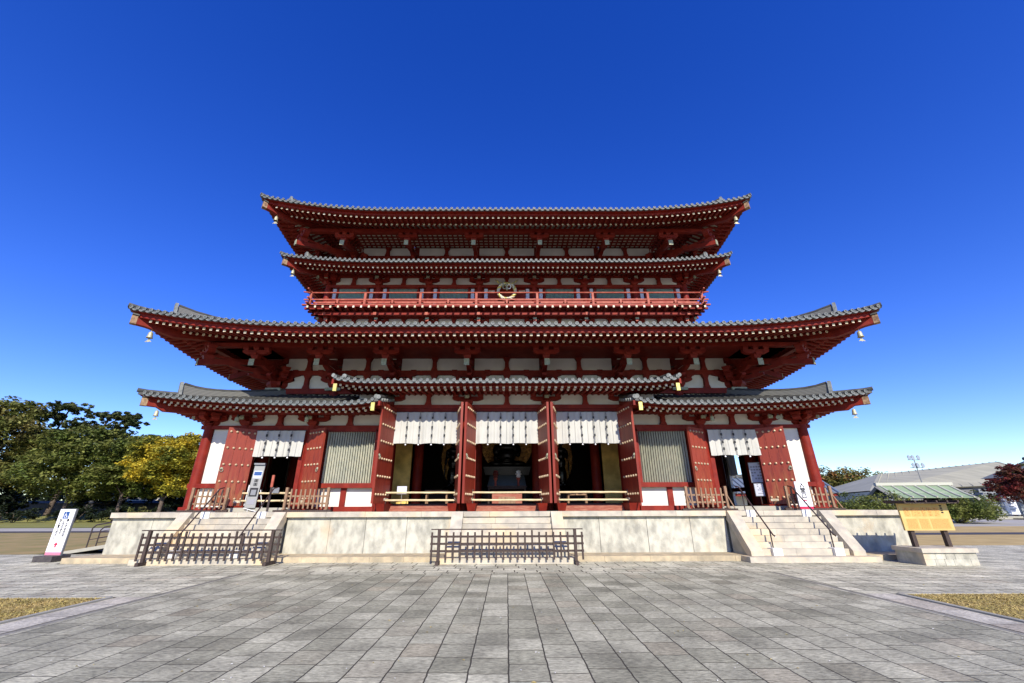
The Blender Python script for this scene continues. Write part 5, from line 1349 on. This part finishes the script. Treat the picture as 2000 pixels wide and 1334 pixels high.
tree('broadleaf_tree',-37,65,7.4,4.6,'leafshade','shaded dark undergrowth tree right behind the yellow tree',14,n=5000,leaf=.45,group=gL,low=.1)
def bush(x,y,r,h,m,label,seed,n=1200,leaf=.16,name='shrub',group=None,z=0,wx=1):
    t=empty(name,(x,y,G+z)); tag(t,label,'shrub',group); mb=MB()
    for i in range(5): a=i*1.3; mb.tube([(0,0,-.1),(r*.4*math.cos(a),r*.4*math.sin(a),h*.6)],[.05,.02],'bark',5)
    mb.build('stems',t); crown_mesh([(0,0,h*.5,r*wx,r,h*.55),(r*.35*wx,0,h*.4,r*.6*wx,r*.7,h*.45),(-r*.4*wx,0,h*.42,r*.6*wx,r*.7,h*.4)],n,leaf,m,seed,shell=.4).build('foliage',t)
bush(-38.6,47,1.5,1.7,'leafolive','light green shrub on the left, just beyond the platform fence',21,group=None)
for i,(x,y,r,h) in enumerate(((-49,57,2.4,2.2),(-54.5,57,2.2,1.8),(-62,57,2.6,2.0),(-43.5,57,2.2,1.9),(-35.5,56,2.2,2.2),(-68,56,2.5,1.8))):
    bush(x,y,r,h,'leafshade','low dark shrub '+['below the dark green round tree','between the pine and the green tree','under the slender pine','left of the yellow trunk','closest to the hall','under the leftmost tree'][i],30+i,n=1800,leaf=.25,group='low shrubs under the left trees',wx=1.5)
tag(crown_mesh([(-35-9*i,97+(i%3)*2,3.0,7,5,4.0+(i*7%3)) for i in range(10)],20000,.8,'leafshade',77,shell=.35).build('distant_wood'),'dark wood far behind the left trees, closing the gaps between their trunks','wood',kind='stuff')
# boundary wall and a house glimpsed between the trunks
w=empty('boundary_wall',(-52,70,G)); tag(w,'dark tiled boundary wall behind the trunks of the left trees','wall')
mb=MB(); mb.box(-40,22,0,.3,0,2.4,'baseblock'); mb.build('wall_face',w)  # dark face colour stands in for the shade beneath the trees
mb=MB(); mb.prism([(-.3,2.4),(.6,2.4),(.15,2.75)],-40,22,'tile',axis='x'); mb.build('coping',w)
hs=empty('house',(-46,80,G)); tag(hs,'pale low house glimpsed between the trunks left of the hall','house')
mb=MB(); mb.box(-9,9,0,8,0,4.2,'white'); mb.build('wall',hs); mb=MB(); mb.prism([(-.8,4.2),(8.8,4.2),(4,6.6)],-9.6,9.6,'tile',axis='x'); mb.build('roof',hs)
for x in (-6,-1,4): mb=MB(); mb.box(x,x+1.6,-.06,.02,1.4,2.9,'glass'); mb.build('window',hs)
hs=empty('house',(-66,82,G)); tag(hs,'second pale house glimpsed under the pine trees','house')
mb=MB(); mb.box(-7,7,0,8,0,4.0,'cream'); mb.build('wall',hs); mb=MB(); mb.prism([(-.8,4.0),(8.8,4.0),(4,6.2)],-7.6,7.6,'tile',axis='x'); mb.build('roof',hs)
for x in (-4,2): mb=MB(); mb.box(x,x+1.6,-.06,.02,1.4,2.9,'glass'); mb.build('window',hs)
st=empty('stone_block',(-62.5,37.5,G)); tag(st,'low concrete kerb block with a yellow stripe at the left edge, beyond the lawn','block')
mb=MB(); mb.box(-6,6,-.6,.6,0,.75,'concrete'); mb.build('block_body',st); mb=MB(); mb.box(1.5,2.0,-.62,-.601,.02,.74,'boardyellow'); mb.build('stripe',st)

# ---- right side
tag(crown_mesh([(97,140,5.5,12,7,8.5),(110,136,4.5,12,7,8.5),(84,140,4,10,7,7),(120,138,3.5,11,7,7.5),(103,136,8,9,6,5.2)],36000,.8,'leafhill',51,shell=.35).build('hillside_wood'),'green and russet wooded hill beyond the right end of the hall','wood',kind='stuff')
mb=MB(); mb.lathe([(34,-1),(28,2),(18,4),(8,5.5),(0,6)],(102,156,0),'hillgreen',30); tag(mb.build('hill',smooth=True),kind='structure')
for i,(x,y,r,h,l) in enumerate(((32.6,44,3.0,2.6,'left clump of the clipped hedge by the green-roofed shelter'),(38.2,45,2.8,2.7,'middle clump of the clipped hedge by the green-roofed shelter'),(49.0,48.0,2.9,3.0,'rounded hedge clump right of the yellow board'),(45.5,44.8,2.7,2.2,'low hedge clump under the green roof'),(27.6,40.5,2.6,2.2,'hedge clump nearest the hall on the right'))):
    bush(x,y,r,h,'leafgreen',l,60+i,n=8500,leaf=.20,name='hedge_shrub',group='hedge shrubs on the right',wx=1.25)
# shelter with green copper roof
gt=empty('roofed_gate',(43.7,47,G)); gt.rotation_euler=(0,0,R(-6)); tag(gt,'open wooden shelter with green copper gable roof and pale battens, right of the hall','shelter')
mb=MB(); L=3.65; zr0,ze=3.62,2.35; N=8
def rz_(t): return ze+(zr0-ze)*(t**1.25*.9+.1*t)
for sgn in (-1,1):
    for i in range(N):
        t0,t1=i/N,(i+1)/N; y0,y1=sgn*2.5*(1-t0),sgn*2.5*(1-t1)
        P=[(-L,y0,rz_(t0)),(L,y0,rz_(t0)),(L,y1,rz_(t1)),(-L,y1,rz_(t1))]
        if sgn>0: P=[P[1],P[0],P[3],P[2]]
        mb.hexa(P+[(p[0],p[1],p[2]+.06) for p in P],'copper')
ro=mb.build('roof',gt)
for i in range(7):
    x=-L+.25+i*(2*L-.5)/6; mb=MB(); mb.tube([(x,-2.56*(1-k/8),rz_(k/8)+.10) for k in range(9)],.09,'copperrib',6); mb.build('batten',ro)
mb=MB(); mb.box(-L-.15,L+.15,-.2,.2,zr0+.02,zr0+.32,'copperrib'); mb.build('ridge_cap',ro)
mb=MB(); mb.box(-L,L,-1.30,-1.22,2.90,2.95,'copperrib'); mb.build('seam',ro)
for sg in (-1,1):
    mb=MB(); 
    for sgn in (-1,1): mb.tube([(sg*(L+.05),sgn*2.6*(1-k/8),rz_(k/8)-.10) for k in range(9)],.17,'concrete',4)
    mb.build('bargeboard',ro)
for x in (-2.6,0,2.3):
    for y in (-1.0,1.3): mb=MB(); mb.box(x-.12,x+.12,y-.12,y+.12,0,2.6,'wood'); mb.build('post',gt)
mb=MB(); mb.box(-3.7,3.7,-1.45,1.45,2.40,2.58,'wood'); mb.build('beam',gt)
# large pale shed behind
sh=empty('large_shed',(78,84,G)); tag(sh,'wide warehouse with long beige ribbed roof and blue-grey wall, far right','warehouse')
mb=MB(); mb.add([(-8.6,0,4.3),(30,0,5.7),(44,22,11.7),(13,22,8.8)],[(0,1,2,3)],'shed'); mb.add([(-8.6,0,4.15),(30,0,5.55),(44,22,11.5),(13,22,8.6)],[(3,2,1,0)],'shed')
mb.add([(13,22,8.8),(44,22,11.7),(52,44,5.6),(8,44,4.3)],[(0,1,2,3)],'shed'); mb.add([(30,0,5.7),(52,44,5.6),(44,22,11.7)],[(0,1,2)],'shed'); mb.add([(-8.6,0,4.3),(13,22,8.8),(8,44,4.3)],[(0,1,2)],'shed')
rf=mb.build('roof',sh)
for i in range(18):
    t=(i+.5)/18; mb=MB(); a=(-8.6+38.6*t,-.03,4.32+1.4*t); b=(13+31*t,22,8.85+2.9*t); mb.tube([a,b],.10,'shed',4); mb.build('roof_rib',rf)
mb=MB(); mb.hexa([(-8.2,.6,0),(29.5,.6,0),(50,43,0),(9,43,0),(-8.2,.6,4.15),(29.5,.6,5.5),(50,43,5.3),(9,43,4.0)],'signgrey'); mb.build('wall',sh)
mb=MB(); mb.box(12,27,-.4,.55,1.0,4.5,'panelgrey'); mb.build('wall_panel',sh)
# grey hoarding panels
q=random.Random(2)
for i in range(6):
    x=65.8+i*4.1; r=empty('hoarding_panel',(x,62+i*.4,G)); r.rotation_euler=(0,0,R(-5)); tag(r,'flat grey hoarding panel, '+['first','second','third','fourth','fifth','sixth'][i]+' from the left of the row on the right','hoarding','grey hoarding panels in a row on the right')
    mb=MB(); mb.box(-2.02,2.02,-.04,.04,.4,3.3,'panelgrey'); mb.build('panel',r)
    mb=MB(); mb.box(-2.02,-1.95,-.07,.07,0,3.34,'steel'); mb.box(1.95,2.02,-.07,.07,0,3.34,'steel'); mb.build('frame',r)
r=empty('notice_board',(67.6,59.5,G)); tag(r,'tall white notice with faded print leaning before the grey hoarding on the right','notice')
mb=MB(); mb.box(-.8,.8,-.03,.03,.5,2.9,'signwhite'); pn=mb.build('panel',r); mb=MB()
for i in range(5): mb.box(-.35,.35,-.034,-.031,2.5-i*.35,2.6-i*.35,'inkgrey')
mb.build('faded_print',pn)
for x in (-.7,.7): mb=MB(); mb.box(x-.04,x+.04,.03,.1,0,2.9,'steel'); mb.build('post',r)
kb=empty('low_kerb',(70,57,G)); tag(kb,'long low dark kerb before the hoarding on the right','kerb'); mb=MB(); mb.box(-12,20,-.3,.3,0,.35,'concrete'); mb.box(-6,20,-2.2,-.301,0,.10,'baseblock'); mb.build('kerb_stone',kb)
# floodlight mast
fl=empty('floodlight_mast',(61.0,64,G)); fl.scale=(.62,.62,.86); tag(fl,'tall grey floodlight mast with two rows of lamps above the shelter','floodlight')
mb=MB(); mb.tube([(0,0,0),(0,0,9.9)],[.16,.11],'steel',10); mb.build('mast',fl)
for z,xs in ((9.6,(-1.35,-.45,.9)),(8.3,(-.9,.15,1.35))):
    mb=MB(); mb.box(-1.5,1.5,-.06,.06,z-.35,z-.25,'steel'); mb.build('cross_arm',fl)
    for x in xs:
        mb=MB(); T=lambda a,b,c,x=x,z=z:(x+a,-.2-c*.9,z+.12+b-c*.35)
        mb.lathe([(.10,-.3),(.24,-.05),(.40,.10),(.40,.2)],(0,0,0),'steel',12,tf=T); lm=mb.build('lamp_head',fl); mb=MB(); mb.lathe([(.37,.21),(.0,.215)],(0,0,0),'glass',12,tf=T,cap=False); mb.build('lamp_glass',lm)
# red maple and roof corner at the right edge
tree('maple_tree',65.6,56,6.5,3.6,'leafred','crimson maple tree at the right edge in front of the hoarding',71,n=10000,leaf=.30,low=.35,cat='maple',trunk=.2)
tree('maple_tree',72.5,59,7.4,4.0,'leafolive','yellowish tree cut by the right edge beside the crimson maple',72,n=5000,leaf=.30,low=.35,cat='tree',trunk=.2)
gr=empty('side_gate_hall',(89.2,72,G-1.0)); tag(gr,'small hall with grey tiled roof corner cut by the right edge','gate')
mb=MB(); mb.hexa([(-5.2,-5,7.0),(10,-5,7.0),(10,5,7.0),(-5.2,5,7.0),(-1.5,-.4,9.6),(10,-.4,9.6),(10,.4,9.6),(-1.5,.4,9.6)],'tilerim'); rf=mb.build('roof',gr)
mb=MB(); mb.tube([(-5.5,-5.2,7.3),(-3.8,-3.2,7.7),(-1.5,-.4,9.7)],.22,'tile',8); mb.tube([(-1.9,0,9.9),(10,0,9.9)],.3,'tile',8); mb.build('ridge',rf)
for i in range(12): mb=MB(); x=-4.8+i*1.1; mb.tube([(x,-5.15,7.08),(max(x,-1.5+(x+1.5)*.2 if x<-1.5 else x),-.4 if x>-1.5 else -5+ (x+5.2)*1.25,9.68 if x>-1.5 else 7.0+(x+5.2)*.70)],.11,'tile',6); mb.build('tile_roll',rf)
mb=MB(); mb.box(-3.6,9,-3.6,3.6,0,6.9,'red'); mb.build('wall',gr); mb=MB(); mb.box(-4.8,9,-4.7,4.7,6.75,6.98,'red'); mb.build('eave_board',gr)
# tiled corridor roof seen through the doorway and beside the hall
cr=empty('cloister_corridor',(24.2,43,G-.35)); tag(cr,'low cloister with blue-grey tiled roof just beyond the right end of the hall','corridor')
mb=MB(); mb.prism([(-2.6,3.1),(2.6,3.1),(0,4.6)],-9,6.6,'bluetile',axis='x'); rf=mb.build('roof',cr)
for i in range(30): mb=MB(); x=-8.8+i*.52; mb.tube([(x,-2.68,3.10),(x,-.02,4.64)],.09,'bluetile',6,mcap='tilerim'); mb.build('tile_roll',rf)
mb=MB(); mb.box(-9,6.7,-.2,.2,4.6,4.9,'tile'); mb.build('ridge',rf)
mb=MB(); mb.box(-8.8,6.2,-.1,.1,0,3.2,'white'); mb.build('wall',cr); mb=MB(); mb.box(-8.8,6.3,-2.4,-2.2,2.85,3.08,'red'); mb.build('eave_beam',cr)
for i in range(7): mb=MB(); mb.lathe([(.16,0),(.16,2.9)],(-8.6+i*2.45,-2.0,0),'red',10); mb.build('column',cr)

# ------------------------------------------------------------------ sky, sun, camera
W=bpy.data.worlds.new('World'); SC.world=W; W.use_nodes=True; nt=W.node_tree; bg=nt.nodes['Background']
sky=nt.nodes.new('ShaderNodeTexSky'); sky.sky_type='NISHITA'; sky.sun_disc=False
EL,AZ=R(32.5),R(9)      # sun behind the camera, slightly to the right
sky.sun_elevation=EL; sky.sun_rotation=math.pi-AZ
sky.air_density=1.0; sky.dust_density=0.0; sky.ozone_density=5.0; sky.altitude=0
hs=nt.nodes.new('ShaderNodeHueSaturation'); hs.inputs['Saturation'].default_value=1.28; hs.inputs['Hue'].default_value=.5285
nt.links.new(sky.outputs[0],hs.inputs['Color']); nt.links.new(hs.outputs[0],bg.inputs['Color'])
bg.inputs['Strength'].default_value=.15
sd=bpy.data.lights.new('sun','SUN'); sd.energy=4.4; sd.angle=R(.5); sd.color=(1,.93,.82); so=bpy.data.objects.new('sun',sd); C.objects.link(so)
dirv=Vector((math.sin(AZ)*math.cos(EL),-math.cos(AZ)*math.cos(EL),math.sin(EL)))
so.rotation_euler=dirv.to_track_quat('Z','Y').to_euler(); so.location=(0,-20,40)
cam=bpy.data.cameras.new('camera'); co=bpy.data.objects.new('camera',cam); C.objects.link(co); SC.camera=co
cam.sensor_width=36; cam.lens=810/2000*36; cam.clip_end=3000; cam.clip_start=.05
pitch,yaw,roll=R(21.74),R(.35),R(.20)
co.location=(0,0,1.73)
co.rotation_euler=(Matrix.Rotation(-yaw,3,'Z')@Matrix.Rotation(math.pi/2+pitch,3,'X')@Matrix.Rotation(-roll,3,'Z')).to_euler()
cam.shift_x=5.5/2000
SC.view_settings.view_transform='Standard'; SC.view_settings.look='None'; SC.view_settings.gamma=1; SC.view_settings.exposure=.66
